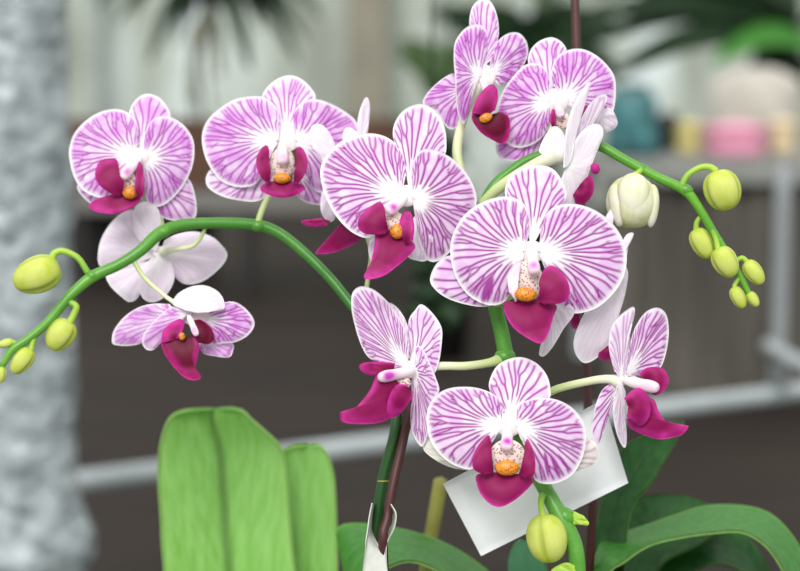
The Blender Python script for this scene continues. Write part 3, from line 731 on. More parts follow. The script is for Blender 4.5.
# centre left flower, open to the camera
C = (300, 90, 2.855); Z = 0
f = flower(ob, [(481, 212, 44), (470, 206, 34), (440, 202, 20), (408, 197, Z + 6)], [4, 4, 4, 5])
petal('sepal', f, C, (312, 285), [(303, 220), (280, 165), (265, 130), (272, 90), (300, 55), (345, 40), (385, 60), (410, 100), (418, 150), (410, 190), (365, 215), (330, 245)], (.15, -.1), Z + 6, 6, dens=.85)
petal('sepal', f, C, (290, 350), [(210, 400), (195, 445), (205, 490), (240, 480), (285, 410)], (0, -.1), Z + 9, 6, wash=.3, vein=.3)
petal('sepal', f, C, (325, 360), [(305, 430), (308, 475), (335, 487), (358, 488), (374, 470), (380, 410), (360, 370)], (0, -.1), Z + 9, 6, wash=.3, vein=.3)
petal('petal', f, C, (290, 300), [(302, 240), (295, 185), (270, 150), (230, 128), (180, 125), (120, 145), (75, 185), (58, 230), (65, 280), (85, 330), (115, 375), (155, 410), (195, 422), (225, 400), (255, 345)], (-.15, -.1), Z, 8)
petal('petal', f, C, (320, 310), [(320, 250), (325, 200), (350, 170), (395, 175), (440, 200), (480, 245), (503, 300), (497, 350), (472, 400), (440, 450), (400, 485), (370, 489), (355, 465), (335, 390)], (.35, 0), Z - 1, 8)
lobe(f, C, (265, 400), [(215, 405), (213, 440), (203, 490), (182, 534), (205, 540), (245, 527), (290, 492), (328, 452), (315, 428), (290, 405)], (.1, -.5), Z - 14, 3, edge=.7)
lobe(f, C, (252, 398), [(240, 365), (238, 330), (224, 320), (195, 338), (170, 362), (166, 390), (180, 407), (215, 413), (240, 410)], (.3, .1), Z - 24, 4, edge=.75)
lobe(f, C, (302, 440), [(288, 410), (285, 375), (297, 348), (316, 350), (326, 385), (322, 428)], (-.2, .1), Z - 26, 2, edge=.3)
blob('throat', (268, 378, Z - 12), (28, 36, 22), M['cup'], f, .2, C)
hub(f, C, (306, 302), 24, Z - 3)
column(f, C, (298, 310), (255, 345), 20, (Z - 12, Z - 26), tip=.6)
blob('callus', (277, 404, Z - 26), (19, 21, 18), M['callus'], f, .2, C, lump=.12)

# large centre flower
C = (430, 160, 2.857); Z = -34
f = flower(ob, [(495, 305, 26), (510, 295, 14), (525, 275, -10), (532, 255, Z + 6)], [4, 4, 4, 5])
petal('sepal', f, C, (292, 250), [(280, 200), (243, 145), (215, 100), (222, 58), (250, 25), (300, 14), (350, 25), (380, 65), (389, 105), (362, 140), (328, 170), (306, 205)], (0, -.15), Z + 6, 6, dens=.9)
petal('sepal', f, C, (240, 340), [(130, 285), (60, 272), (20, 295), (0, 340), (15, 370), (50, 395), (100, 412), (160, 419), (215, 400)], (-.1, 0), Z + 16, 8, dens=.8)
petal('sepal', f, C, (340, 370), [(355, 440), (332, 520), (311, 552), (325, 561), (350, 535), (382, 482), (412, 438), (400, 400)], (0, 0), Z + 10, 8, wash=.2, vein=.15)
petal('petal', f, C, (272, 262), [(282, 205), (278, 145), (255, 115), (210, 104), (150, 120), (100, 155), (68, 205), (58, 260), (68, 320), (95, 370), (130, 400), (175, 415), (215, 402), (240, 350), (258, 310)], (-.1, 0), Z, 9, blot=[(165, 368, 13, 42, .35)])
petal('petal', f, C, (308, 262), [(318, 205), (333, 155), (365, 130), (410, 125), (465, 140), (515, 175), (550, 225), (562, 280), (550, 340), (515, 390), (470, 425), (415, 438), (380, 422), (357, 375), (330, 310)], (.12, 0), Z - 1, 9)
lobe(f, C, (275, 400), [(210, 407), (215, 440), (240, 480), (280, 510), (316, 524), (336, 500), (352, 450), (360, 415), (315, 402)], (0, -.5), Z - 14, 3, edge=.8)
lobe(f, C, (308, 402), [(325, 375), (314, 350), (325, 315), (350, 302), (380, 325), (398, 360), (395, 395), (370, 410), (330, 411)], (-.3, .1), Z - 26, 4, edge=.8)
blob('throat', (280, 345, Z - 10), (42, 58, 22), M['cup'], f, 0, C)
lobe(f, C, (245, 405), [(226, 375), (222, 335), (240, 300), (258, 293), (252, 330), (246, 380)], (.2, 0), Z - 24, 2, mat='column', name='lip_lobe', edge=.2)
hub(f, C, (291, 262), 24, Z - 2, .25, 1.2)
column(f, C, (290, 262), (298, 318), 21, (Z - 12, Z - 28), tip=.5)
blob('callus', (272, 384, Z - 26), (30, 20, 18), M['callus'], f, -.1, C, lump=.12)

# flower facing left
C = (335, 280, 3.175); Z = 0
f = flower(ob, [(501, 359, 26), (488, 363, 20), (465, 366, 10), (442, 366, 4), (415, 368, Z + 4)], [6, 4.4, 4.2, 4.2, 4.5], label='flower facing left on a pale stalk')
petal('sepal', f, C, (232, 250), [(190, 175), (172, 100), (172, 72), (200, 90), (225, 130), (240, 185), (245, 230)], (-.6, 0), Z + 14, 2, wash=.3, vein=.3)
petal('petal', f, C, (230, 278), [(235, 200), (215, 140), (180, 83), (130, 35), (85, 20), (56, 40), (53, 90), (65, 150), (85, 210), (110, 248), (150, 263), (195, 285)], (-.9, 0), Z, 5, hw=.9)
petal('sepal', f, C, (245, 272), [(228, 220), (234, 130), (255, 95), (275, 77), (310, 105), (338, 150), (339, 200), (330, 260), (313, 299), (280, 300)], (-.5, 0), Z + 6, 3, dens=.8, hw=.9)
petal('petal', f, C, (250, 285), [(262, 250), (258, 212), (276, 215), (300, 260), (320, 310), (331, 350), (312, 385), (301, 430), (296, 480), (281, 526), (265, 520), (245, 480), (240, 430), (246, 380), (243, 330)], (-.9, 0), Z - 4, 2, hw=.9, white=.15)
lobe(f, C, (215, 345), [(180, 300), (135, 300), (110, 350), (75, 395), (42, 428), (24, 430), (17, 418), (19, 446), (50, 456), (120, 456), (170, 441), (205, 420), (235, 395)], (.4, -.1), Z - 18, 2, edge=.72)
lobe(f, C, (185, 283), [(190, 264), (150, 261), (100, 261), (77, 270), (85, 290), (120, 304), (165, 298)], (.5, 0), Z - 14, 1, edge=.6)
lobe(f, C, (240, 350), [(225, 332), (195, 334), (172, 370), (164, 410), (172, 436), (200, 430), (230, 397), (245, 368)], (.3, 0), Z - 30, 3, edge=.5)
blob('throat', (215, 325, Z - 16), (26, 20, 14), M['cup'], f, -.2, C)
hub(f, C, (240, 284), 22, Z - 4)
column(f, C, (242, 290), (150, 308), 22, (Z - 14, Z - 34), tip=.9)

# flower facing right
C = (575, 300, 3.567); Z = 2
f = flower(ob, [(546, 394, 30), (560, 388, 26), (585, 382, 14), (606, 379, 6), (622, 382, Z)], [4, 4, 4, 4.4, 5], label='flower facing right on a pale stalk')
petal('petal', f, C, (180, 268), [(188, 200), (197, 150), (216, 95), (250, 45), (290, 27), (321, 45), (333, 90), (331, 150), (318, 210), (300, 245), (255, 262), (215, 275)], (.9, 0), Z + 2, 5)
petal('sepal', f, C, (165, 290), [(135, 295), (98, 320), (75, 370), (60, 430), (56, 480), (75, 521), (90, 500), (110, 440), (130, 380), (155, 330)], (.5, 0), Z + 6, 3, dens=.8)
petal('sepal', f, C, (165, 285), [(140, 250), (126, 200), (120, 150), (130, 90), (160, 55), (205, 24), (213, 45), (200, 90), (193, 150), (188, 210), (182, 260)], (.9, 0), Z - 4, 2, wash=.6, vein=.5, white=.1)
lobe(f, C, (235, 400), [(185, 425), (200, 458), (250, 482), (300, 496), (350, 490), (385, 478), (407, 449), (392, 458), (368, 460), (330, 440), (300, 400), (285, 360), (262, 345)], (-.4, 0), Z - 14, 2, edge=.6)
lobe(f, C, (255, 285), [(230, 268), (250, 245), (290, 239), (320, 250), (334, 285), (320, 320), (290, 339), (268, 330)], (-.4, 0), Z - 10, 2, edge=.6)
lobe(f, C, (190, 380), [(176, 350), (200, 325), (230, 314), (256, 335), (269, 380), (263, 420), (240, 446), (215, 441), (185, 415)], (-.2, 0), Z - 28, 4, edge=.5)
hub(f, C, (172, 284), 16, Z - 4)
column(f, C, (185, 288), (285, 312), 26, (Z - 10, Z - 30), tip=.1)
petal('petal', f, C, (162, 285), [(146, 320), (135, 380), (140, 440), (155, 495), (175, 527), (184, 505), (182, 450), (180, 390), (180, 330)], (.8, 0), Z - 10, 2, wash=.2, vein=.3)

# lowest flower, facing the camera
C = (415, 350, 3.463); Z = -44
f = flower(ob, [(518, 430, 24), (516, 428, 8), (512, 426, -16), (508, 424, Z + 6)], [4.5, 4.5, 4.5, 5])
petal('sepal', f, C, (326, 245), [(300, 195), (263, 148), (257, 110), (280, 60), (320, 33), (370, 25), (420, 45), (455, 85), (468, 130), (462, 170), (400, 185), (352, 210)], (0, -.15), Z + 6, 5, dens=.8, wash=.9)
petal('sepal', f, C, (240, 380), [(90, 300), (32, 305), (30, 345), (70, 380), (130, 408), (195, 416), (240, 405)], (-.1, 0), Z + 20, 8, wash=.1, vein=.1, green=.9)
petal('sepal', f, C, (470, 390), [(500, 440), (540, 425), (580, 415), (622, 395), (639, 360), (630, 330), (595, 305), (520, 320)], (.1, 0), Z + 22, 8, wash=.3, vein=.4, green=.7)
petal('petal', f, C, (305, 262), [(305, 205), (280, 160), (230, 135), (170, 127), (110, 135), (65, 165), (42, 215), (42, 270), (60, 325), (95, 370), (140, 400), (195, 413), (225, 380), (265, 320)], (-.1, 0), Z, 8)
petal('petal', f, C, (345, 262), [(350, 210), (380, 178), (440, 165), (500, 175), (550, 205), (585, 255), (592, 310), (580, 370), (550, 425), (505, 455), (455, 464), (416, 450), (405, 400), (378, 325)], (.1, 0), Z - 1, 8, blot=[(455, 395, 7, 46, -.15), (485, 400, 7, 44, -.4), (515, 390, 6, 36, -.6)])
lobe(f, C, (310, 425), [(260, 424), (215, 432), (213, 460), (225, 495), (255, 530), (290, 544), (330, 530), (370, 500), (400, 470), (412, 444), (360, 432)], (0, -.5), Z - 14, 3, mat='lip', edge=.85)
lobe(f, C, (272, 425), [(258, 385), (262, 340), (257, 296), (235, 310), (210, 345), (199, 385), (205, 415), (240, 429)], (.3, .1), Z - 26, 3, edge=.85)
lobe(f, C, (362, 432), [(385, 385), (384, 340), (388, 308), (405, 335), (416, 380), (412, 432), (385, 440)], (-.3, .1), Z - 26, 3, edge=.85)
blob('throat', (320, 370, Z - 10), (62, 60, 26), M['cup'], f, 0, C)
hub(f, C, (325, 258), 32, Z - 3, .35, 1.1)
column(f, C, (322, 275), (316, 337), 25, (Z - 8, Z - 26), tip=.7)
blob('callus', (319, 408, Z - 26), (40, 26, 20), M['callus'], f, 0, C, lump=.1)

# leaves of orchid B
LB = (potB[0], potB[1] + 12, potB[2])
ribbon('leaf', [(LB[0] - 12, LB[1], LB[0] + 12, LB[1], LB[2] + 30, LB[2] + 20), (580, 660, 625, 670, 170, 150), (590, 560, 625, 560, 230, 210), (600, 505, 632, 508, 250, 240), (606, 475, 650, 485, 260, 255), (622, 448, 664, 462, 270, 265), (642, 436, 674, 445, 280, 275), (662, 428, 681, 430, 285, 280), (672, 422, 683, 421, 288, 286)],
       'leaf_deep', ob, fold=8, rim=.1, groove=.3)
ribbon('leaf', [(LB[0] - 6, LB[1], LB[0] + 20, LB[1], LB[2] + 20, LB[2] + 5), (592, 640, 612, 660, 150, 130), (596, 556, 608, 580, 220, 160), (614, 537, 624, 562, 255, 170), (640, 528, 650, 545, 290, 180), (675, 516, 682, 537, 310, 180), (704, 507, 712, 533, 320, 185), (735, 506, 742, 532, 315, 190), (765, 512, 765, 545, 305, 190), (787, 530, 780, 565, 290, 190), (805, 560, 792, 590, 270, 190), (818, 600, 800, 620, 240, 190), (822, 640, 812, 645, 215, 195)],
       'leaf_mid', ob, fold=-4, rim=.25, groove=.1)
ribbon('leaf', [(LB[0] - 16, LB[1], LB[0] + 10, LB[1], LB[2] + 60, LB[2] + 45), (588, 640, 630, 660, 300, 270), (590, 560, 640, 590, 360, 330), (598, 520, 655, 575, 380, 340), (622, 502, 668, 560, 395, 345), (650, 495, 690, 550, 400, 350), (680, 495, 708, 540, 402, 355), (705, 503, 722, 530, 402, 360), (722, 513, 730, 522, 402, 365)],
       'leaf_deep', ob, fold=12, rim=.05, groove=.2)  # added dark leaf, its colour stands for the folded leaf's shaded upper half
ribbon('leaf', [(LB[0] - 6, LB[1], LB[0] + 20, LB[1], LB[2] + 60, LB[2] + 45), (600, 660, 640, 680, 270, 250), (612, 560, 640, 590, 350, 330), (620, 535, 680, 580, 380, 350), (680, 520, 715, 565, 400, 360), (735, 528, 745, 575, 410, 370), (765, 560, 760, 600, 400, 370), (780, 600, 772, 615, 390, 375)],
       'leaf_deep', ob, fold=6, rim=.1, groove=.2)
ribbon('leaf', [(LB[0] - 16, LB[1], LB[0] + 2, LB[1], LB[2] + 30, LB[2] + 20), (530, 680, 560, 680, 160, 150), (512, 600, 552, 600, 220, 210), (508, 565, 546, 565, 235, 225), (512, 548, 540, 548, 240, 235), (520, 540, 532, 540, 242, 240)],
       'leaf_blue', ob, fold=4, rim=.1, groove=.2)

# ------------------------------------------------------------------ stakes and tags
bz = BZ + .088
def stake(name, pts, r, mat, lab, cat, grp=None):
    o = tube(name, pts, r, M[mat], None, n=14, steps=40)
    return tag(o, lab, cat, grp)
eA = px_of((PA[0] + .008, PA[1] + .012, BZ + .02)); eB = px_of((PB[0] + .004, PB[1] + .026, BZ + .02))
stake('plant_stake', [(412, 400, 44), (403, 440, 36), (393, 485, 26), (387, 520, 24), (384, 570, 30), (eA[0], eA[1], eA[2])], 4.9, 'maroon', 'short dark maroon stake leaning beside the dark green stem inside the white paper loop', 'stake')
stake('plant_stake', [(574, -40, 260), (578, 100, 245), (584, 300, 225), (589, 430, 205), (592, 520, 185), (eB[0], eB[1], eB[2])], 5.0, 'maroon', 'tall thin dark maroon stake rising past the top of the picture', 'stake')
stake('bamboo_stake', [(441, 480, 370), (434, 520, 370), (429, 550, 370), (408, 700, 340), (388, px_of((0, 1.03, BZ))[1] - 2, px_of((0, 1.03, BZ))[2])], [8.5, 8.5, 8.5, 8, 7], 'yellow', 'olive yellow bamboo stake left of the large white card', 'stake')

def card():
    cs = [(443, 484), (603, 400), (628, 483), (481, 556)]
    n = 12; G = np.zeros((n, n, 3))
    for i in range(n):
        for j in range(n):
            u, v = i / (n - 1), j / (n - 1)
            x = (1 - u) * (1 - v) * cs[0][0] + u * (1 - v) * cs[1][0] + u * v * cs[2][0] + (1 - u) * v * cs[3][0]
            y = (1 - u) * (1 - v) * cs[0][1] + u * (1 - v) * cs[1][1] + u * v * cs[2][1] + (1 - u) * v * cs[3][1]
            G[i, j] = P(x, y, 62 + 20 * u + 10 * v - 8 * math.sin(math.pi * u))
    o = shell('plant_card', G, 0.0006, M['paper'], None, None, None, True, False)
    tag(o, 'large blank white card tilted behind the lowest flower', 'card')
card()

def loop():
    """paper strip wrapped round the stem, its two ends pinched together below"""
    r = empty('paper_tag', P(376, 600, 20))
    def strip(name, rows, th=.0005):
        q = catmull2(rows, 40); s = np.linspace(0, 1, 8)
        X = q[:, 0:1] * (1 - s) + q[:, 2:3] * s; Y = q[:, 1:2] * (1 - s) + q[:, 3:4] * s; Z = q[:, 4:5] * (1 - s) + q[:, 5:6] * s
        return shell(name, P(X, Y, Z), th, M['paper2'], r, None, None, True, False)
    # rows: edge nearer the camera / edge farther away, from top to bottom
    strip('paper_strip', [(372, 503, 375, 505, 20, 50), (369.5, 515, 373, 517, 16, 48), (367.5, 530, 372, 532, 12, 40), (366, 540, 378, 545, 10, 26), (365, 552, 384, 556, 10, 18), (362, 575, 386, 580, 12, 16), (358, 600, 386, 604, 12, 16)])
    strip('paper_strip', [(391, 504, 388, 506, 14, 46), (396, 514, 393, 518, 12, 44), (394, 528, 390, 530, 10, 38), (388, 540, 383, 544, 15, 30), (386, 552, 382, 556, 15, 22), (388, 575, 374, 580, 16, 18), (390, 600, 372, 604, 16, 18)])
    tag(r, 'white paper strip looped round the dark green stem near the bottom edge', 'plant tag')
loop()

# ------------------------------------------------------------------ the wrapped post at the left
def post():
    Y = 2.2; c = at(16, 300, Y); r0 = (at(74, 300, Y)[0] - c[0])
    root = empty('wrapped_post', (c[0], Y, 0))
    lathe('post', (c[0], Y, 0), [(r0 * .8, 0), (r0 * .8, 2.6)], M['pipe'], root, 32)
    m, nd, ln, b = new_mat('plastic_film_wrap', 0.16)
    f = noise(nd, ln, 34, 6, 'Object', (1, 1, 1.4)); c1 = ramp(nd, ln, f, [(0.35, lin((120, 130, 134))), (0.64, lin((178, 188, 190)))])
    ln.new(c1, b.inputs['Base Color']); b.inputs['Coat Weight'].default_value = 0.6; b.inputs['Coat Roughness'].default_value = .12
    bp = nd.new('ShaderNodeBump'); bp.inputs['Strength'].default_value = 1; bp.inputs['Distance'].default_value = .014
    f3 = noise(nd, ln, 34, 4, 'Object', (1, 1, 1.2)); ln.new(f3, bp.inputs['Height']); ln.new(bp.outputs[0], b.inputs['Normal'])
    n, k = 260, 72; zs = np.linspace(.02, 2.5, n); th = np.linspace(0, 2 * np.pi, k, endpoint=False)
    zz, tt = np.meshgrid(zs, th, indexing='ij')
    rr = r0 * (1 + .035 * np.sin(zz * 31 + 2 * tt) + .03 * np.sin(3 * tt + zz * 13) + .02 * np.sin(5 * tt - zz * 47) + .018 * np.sin(9 * tt + 60 * zz * np.sin(tt)))
    zb = at(80, 545, Y)[2]
    rr += r0 * .20 * np.exp(-((zz - zb) / .035) ** 2)
    V = np.stack([c[0] + rr * np.cos(tt), Y + rr * np.sin(tt), zz], -1).reshape(-1, 3)
    mesh_obj('plastic_wrap', V, grid_faces(n, k, 0, True, True), m, root)
    tag(root, 'thick post wrapped in crinkled silvery plastic film at the left edge', 'post')
post()

# ------------------------------------------------------------------ pipe rail behind the flowers
def pipe(name, a, b, r, parent):
    return tube(name, [tuple(a), tuple(b)], r, M['pipe'], parent, n=20, steps=10, px=False)
rail = empty('pipe_rail', (0, 2.9, 0))
pa = at(60, 484, 2.58); pb = at(860, 384, 3.32)
dirv = (pb - pa)
pipe('rail_bar', pa, pb, .0155, rail)
pp = pa + dirv * ((at(776, 395, 3.24)[0] - pa[0]) / dirv[0])
tube('upright', [(pp[0], pp[1], pp[2]), (pp[0], pp[1], at(776, 168, pp[1])[2])], .0145, M['pipe_dull'], rail, px=False, n=20, steps=10)
tube('upright', [(pa[0] - .02, pa[1], 0), (pa[0] - .02, pa[1], pa[2] + .03)], .019, M['pipe'], rail, px=False, n=20, steps=10)
tube('upright', [tuple(pb), (pb[0], pb[1], 0)], .019, M['pipe'], rail, px=False, n=20, steps=10)
q0 = at(768, 346, pp[1]); q1 = at(850, 392, pp[1] - .45)
pipe('side_bar', q0, q1, .013, rail)
tag(rail, 'light grey pipe railing crossing behind the flowers', 'railing')

# ------------------------------------------------------------------ far bench, crates, pots
def far():
    Y = 8.6
    def zb(py): return at(400, py, Y)[2]
    def xb(px): return at(px, 150, Y)[0]
    r = empty('wooden_shelf', (xb(240), Y, 0))
    box('board', (xb(66), Y, zb(190)), (xb(420), Y + .03, zb(119)), M['brown'], r)
    box('shelf_board', (xb(66), Y, zb(212)), (xb(440), Y + .5, zb(193)), M['greyrail'], r)
    box('gap_shade_panel', (xb(66), Y + .40, 0), (xb(205), Y + .45, zb(212)), M['black'], r)  # added black sheet in place of the shade in the gap below
    box('rear_rail', (xb(205), Y + .40, zb(222)), (xb(440), Y + .45, zb(212)), M['black'], r)
    for px in (68, 250, 430):
        box('leg', (xb(px) - .03, Y + .02, 0), (xb(px) + .03, Y + .08, zb(193)), M['black'], r)
    tag(r, 'low brown wooden shelf behind the leftmost flowers', 'shelf')
    Y = 6.2; top = at(700, 160, Y)[2]; x0 = at(596, 160, Y)[0]; x1 = at(900, 160, Y)[0]
    b = empty('display_table', ((x0 + x1) / 2, Y, 0))
    box('table_top', (x0, Y, top - .075), (x1, Y + 1.0, top), M['bench'], b, .004)
    m = plain('shade_cloth', (84, 80, 74), .9, .22, 5, stretch=(1, 1, .25))
    n, k = 60, 8; V = []
    for i in range(n):
        for j in range(k):
            x = x0 + .04 + (x1 - x0 - .08) * i / (n - 1); V.append((x, Y + .06 + .02 * math.sin(i * .9) , .012 + (top - .09) * j / (k - 1)))
    for i in range(n):
        for j in range(k):
            v = V[i * k + j]; V.append((v[0], v[1] + .012, v[2]))
    F = grid_faces(n, k) + grid_faces(n, k, n * k, True)
    mesh_obj('skirt', V, F, m, b)
    for x in (x0 + .05, x1 - .05):
        box('leg', (x - .03, Y + .85, 0), (x + .03, Y + .91, top - .075), M['pipe'], b)
    tag(b, 'grey topped display table with a dark cloth skirt at the right', 'table')
    def vessel(px, py_top, w, yy, rgb, name, lab, cat, taper=.8, py_bot=158, rough=.6):
        X = at(px, 150, yy)[0]; h = at(px, py_top, yy)[2] - top; rad = w / 2 / FPX * yy
        rt = empty(name, (X, yy, top))
        mt = plain(name + '_mat' + str(px), rgb, rough, .05, 12)
        lathe('body', (X, yy, top), [(.002, .001), (rad * taper, .001), (rad * (taper + .1), h * .3), (rad, h * .9), (rad * 1.06, h * .92), (rad * 1.06, h), (rad * .96, h), (rad * .94, h * .9), (.002, h * .88)], mt, rt)
        lathe('contents', (X, yy, top), [(.002, h * .881), (rad * .9, h * .881), (rad * .7, h * 1.05), (rad * .3, h * 1.12), (.002, h * 1.13)], M['leaf_bg2'] if name == 'plant_pot' else mt, rt)
        tag(rt, lab, cat); return rt
    vessel(735, 126, 62, 6.42, (236, 160, 188), 'pink_bowl', 'pink bowl on the grey table at the right', 'bowl', .9)
    vessel(688, 124, 26, 6.45, (212, 200, 130), 'small_tub', 'small yellowish tub left of the pink bowl', 'tub', .85)
    vessel(782, 122, 26, 6.45, (226, 208, 168), 'small_tub', 'small cream tub right of the pink bowl', 'tub', .85)
    vessel(668, 116, 20, 6.60, (24, 24, 26), 'small_tub', 'small black tub beside the teal bag', 'tub', .9)
    # teal bag
    X = at(632, 150, 6.4)[0]; rad = 27 / FPX * 6.4; h = at(632, 84, 6.4)[2] - top
    tb = lathe('teal_bag', (X, 6.4, top), [(.002, .002), (rad * .95, .002), (rad * 1.02, h * .3), (rad * .9, h * .6), (rad * .98, h * .8), (rad * .5, h * .93), (rad * .62, h), (.002, h * .98)], plain('teal_plastic', (58, 108, 112), .5, .3, 14), None, 48,
               wob=lambda a, z: 1 + .09 * math.sin(5 * a + z * 30) + .05 * math.sin(9 * a - z * 22))
    tag(tb, 'crumpled teal plastic bag on the display table', 'bag')
    # white sack behind the tubs
    X = at(752, 150, 6.9)[0]; rad = 46 / FPX * 6.9; h = at(740, 66, 6.9)[2] - top
    ws = lathe('white_sack', (X, 6.85, top), [(.002, .002), (rad * .95, .002), (rad * 1.05, h * .3), (rad, h * .65), (rad * .9, h * .85), (rad * .5, h * .97), (.002, h)], plain('sack_white', (176, 172, 162), .8, .08, 10), None, 48,
               wob=lambda a, z: 1 + .04 * math.sin(5 * a + z * 20))
    tag(ws, 'large pale sack standing behind the pink bowl', 'sack')
far()

# posts of the greenhouse wall
def wall_posts():
    for px, w, rgb, lab in ((368, 40, (132, 128, 114), 'broad brownish grey wall post above the centre left flower'), (95, 14, (150, 158, 152), 'thin pale grey wall post above the leftmost flower'), (430, 12, (168, 172, 164), 'thin grey wall post right of the broad one'), (545, 26, (70, 84, 64), 'dark green wall post behind the top flowers')):
        Y = 12.2; X = at(px, 100, Y)[0]; hw = w / 2 / FPX * Y
        o = box('wall_post', (X - hw, Y, 0), (X + hw, Y + .12, 3.0), plain('post_paint_%d' % px, rgb, .8, .12, 3), None, .01)
        tag(o, lab, 'post')
wall_posts()

# ------------------------------------------------------------------ background plants
def strap(parent, base, tip, w, mat, droop=.1, n=16, rise=0.1, name='leaf'):
    base = np.array(base, float); tip = np.array(tip, float)
    t = np.linspace(0, 1, n)[:, None]
    c = base + (tip - base) * t; c[:, 2] += (rise * np.sin(np.pi * t) - droop * t ** 2 + droop * t)[:, 0]
    d = tip - base; side = np.cross(d, (0, -1, .5)); side /= np.linalg.norm(side) + 1e-9
    prof = (np.sin(np.pi * np.clip(t * .9 + .08, 0, 1)) ** .6) * w
    s = np.linspace(-1, 1, 7)[None, :, None]
    G = c[:, None] + side * prof[:, None] * s / 2
    G[:, :, 2] += (np.abs(s[..., 0]) * prof * .18)
    pg = np.zeros(G.shape)
    return shell(name, G, .003, M[mat], parent, pg, pg, True, False)

rb = random.Random(11)
# hanging plant, top left
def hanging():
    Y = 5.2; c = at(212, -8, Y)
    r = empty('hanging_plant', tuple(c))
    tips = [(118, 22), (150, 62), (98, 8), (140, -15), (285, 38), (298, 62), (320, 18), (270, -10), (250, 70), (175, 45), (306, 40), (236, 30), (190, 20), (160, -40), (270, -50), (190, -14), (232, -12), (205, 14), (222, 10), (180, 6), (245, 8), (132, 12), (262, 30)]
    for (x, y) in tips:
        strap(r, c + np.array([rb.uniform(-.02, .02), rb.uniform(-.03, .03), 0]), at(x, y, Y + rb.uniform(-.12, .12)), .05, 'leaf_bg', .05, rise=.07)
    for i in range(12):
        x = rb.uniform(188, 222); y1 = rb.uniform(60, 122)
        tube('aerial_root', [tuple(at(rb.uniform(205, 219), 0, Y)), tuple(at(x, y1 * .5, Y + rb.uniform(-.03, .03))), tuple(at(x + rb.uniform(-6, 6), y1, Y))], .0065, M['root'], r, n=6, steps=14, px=False)
    lathe('basket', (c[0], c[1], c[2]), [(.02, -.03), (.06, -.02), (.075, .05), (.07, .05), (.02, .0)], M['black'], r, 16)
    tube('hanger', [tuple(c + np.array([0, 0, .0])), tuple(c + np.array([0, 0, .6]))], .003, M['black'], r, px=False, n=6, steps=4)
    tag(r, 'hanging plant with dark strap leaves and grey roots at the top left', 'plant')
hanging()

def bushy(px, py, Y, spread, cnt, mat, lab, w=.06, pot_z=None, updir=1.0, seed=1, cat='plant'):
    q = random.Random(seed); c = at(px, py, Y); r = empty('background_plant', tuple(c))
    for i in range(cnt):
        a = q.uniform(-1, 1); 
        tip = c + np.array([spread * a * q.uniform(.6, 1.1), q.uniform(-.15, .15), spread * updir * q.uniform(.1, .9)])
        strap(r, c + np.array([q.uniform(-.03, .03), q.uniform(-.03, .03), 0]), tip, w * q.uniform(.7, 1.2), mat, .05, rise=spread * .2)
    return tag(r, lab, cat), r, c

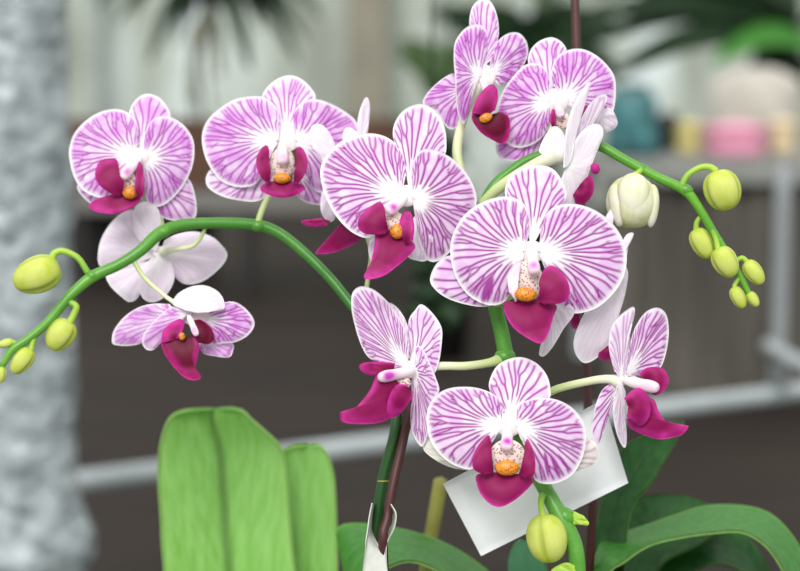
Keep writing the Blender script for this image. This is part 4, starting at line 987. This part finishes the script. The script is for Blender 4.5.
# tall palm like plant, top right: pot stands on the floor behind the table
def palm():
    Y = 7.6; base = at(792, 175, Y)
    r = empty('palm_plant', (base[0], Y, 0))
    tube('trunk', [(base[0] + .02, Y, .3), (base[0] + .01, Y, base[2] - .2), tuple(at(784, 120, Y)), tuple(at(797, 60, Y))], [.022, .02, .017, .013], M['leaf_bg'], r, px=False, n=10, steps=30)
    lathe('pot', (base[0] + .02, Y, 0), [(.002, .001), (.13, .001), (.17, .3), (.18, .3), (.18, .34), (.16, .34), (.155, .30), (.002, .29)], M['black'], r, 32)
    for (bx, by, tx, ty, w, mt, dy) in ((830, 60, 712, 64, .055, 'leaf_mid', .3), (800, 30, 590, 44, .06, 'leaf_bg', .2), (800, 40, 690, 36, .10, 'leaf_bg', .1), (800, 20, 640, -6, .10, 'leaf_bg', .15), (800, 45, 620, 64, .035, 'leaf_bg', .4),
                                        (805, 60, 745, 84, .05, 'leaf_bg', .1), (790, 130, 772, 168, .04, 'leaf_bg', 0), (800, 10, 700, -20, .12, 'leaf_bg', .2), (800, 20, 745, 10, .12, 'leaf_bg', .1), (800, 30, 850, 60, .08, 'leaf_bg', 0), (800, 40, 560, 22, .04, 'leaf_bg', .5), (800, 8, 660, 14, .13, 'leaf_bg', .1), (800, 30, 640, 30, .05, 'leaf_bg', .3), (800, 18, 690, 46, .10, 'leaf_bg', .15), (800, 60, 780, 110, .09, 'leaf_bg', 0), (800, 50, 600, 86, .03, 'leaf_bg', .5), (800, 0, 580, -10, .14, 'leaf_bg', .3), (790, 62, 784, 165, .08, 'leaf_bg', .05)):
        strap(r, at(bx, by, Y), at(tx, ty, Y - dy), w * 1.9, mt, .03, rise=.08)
    tag(r, 'tall dark leaved plant reaching in from the top right corner', 'plant')
palm()

def dark_plants():
    # foliage behind the top flowers, standing on the floor
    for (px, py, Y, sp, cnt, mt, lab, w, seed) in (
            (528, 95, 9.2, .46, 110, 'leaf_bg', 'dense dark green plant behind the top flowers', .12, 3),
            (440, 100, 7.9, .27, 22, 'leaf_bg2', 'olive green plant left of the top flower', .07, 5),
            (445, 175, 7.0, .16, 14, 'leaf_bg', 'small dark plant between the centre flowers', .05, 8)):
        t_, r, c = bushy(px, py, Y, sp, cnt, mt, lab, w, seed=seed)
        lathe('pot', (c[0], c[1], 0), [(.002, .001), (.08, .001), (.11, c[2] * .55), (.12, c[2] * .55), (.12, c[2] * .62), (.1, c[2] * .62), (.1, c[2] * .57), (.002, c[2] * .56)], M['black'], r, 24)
        tube('stem', [(c[0], c[1], c[2] * .55), (c[0], c[1], c[2] + .02)], .02, M['leaf_bg'], r, px=False, n=8, steps=5)
        r['o_world'] = list(c)
    # leafy clump on a wire, in the gap between two flowers
    Y = 1.75; c = at(432, 330, Y); r = empty('hanging_clump', tuple(c))
    q = random.Random(4)
    tube('wire', [tuple(at(432, 325, Y)), tuple(at(432, 280, Y)), tuple(at(432, -40, Y))], [.004, .002, .0008], M['leaf_bg'], r, px=False, n=8, steps=30)
    for i in range(40):
        b = at(q.uniform(424, 444), q.uniform(262, 326), Y + q.uniform(-.01, .01)); a = q.uniform(-1, 1)
        strap(r, b, b + np.array([.026 * a + .004, q.uniform(-.02, .02), q.uniform(-.012, .016)]), .017, 'leaf_bg', .004, n=8, rise=.004)
    tag(r, 'dark green leafy clump hanging in the gap between the left facing and the large flower', 'plant')
dark_plants()

for o in bpy.data.objects:
    if 'o_world' in o.keys(): del o['o_world']
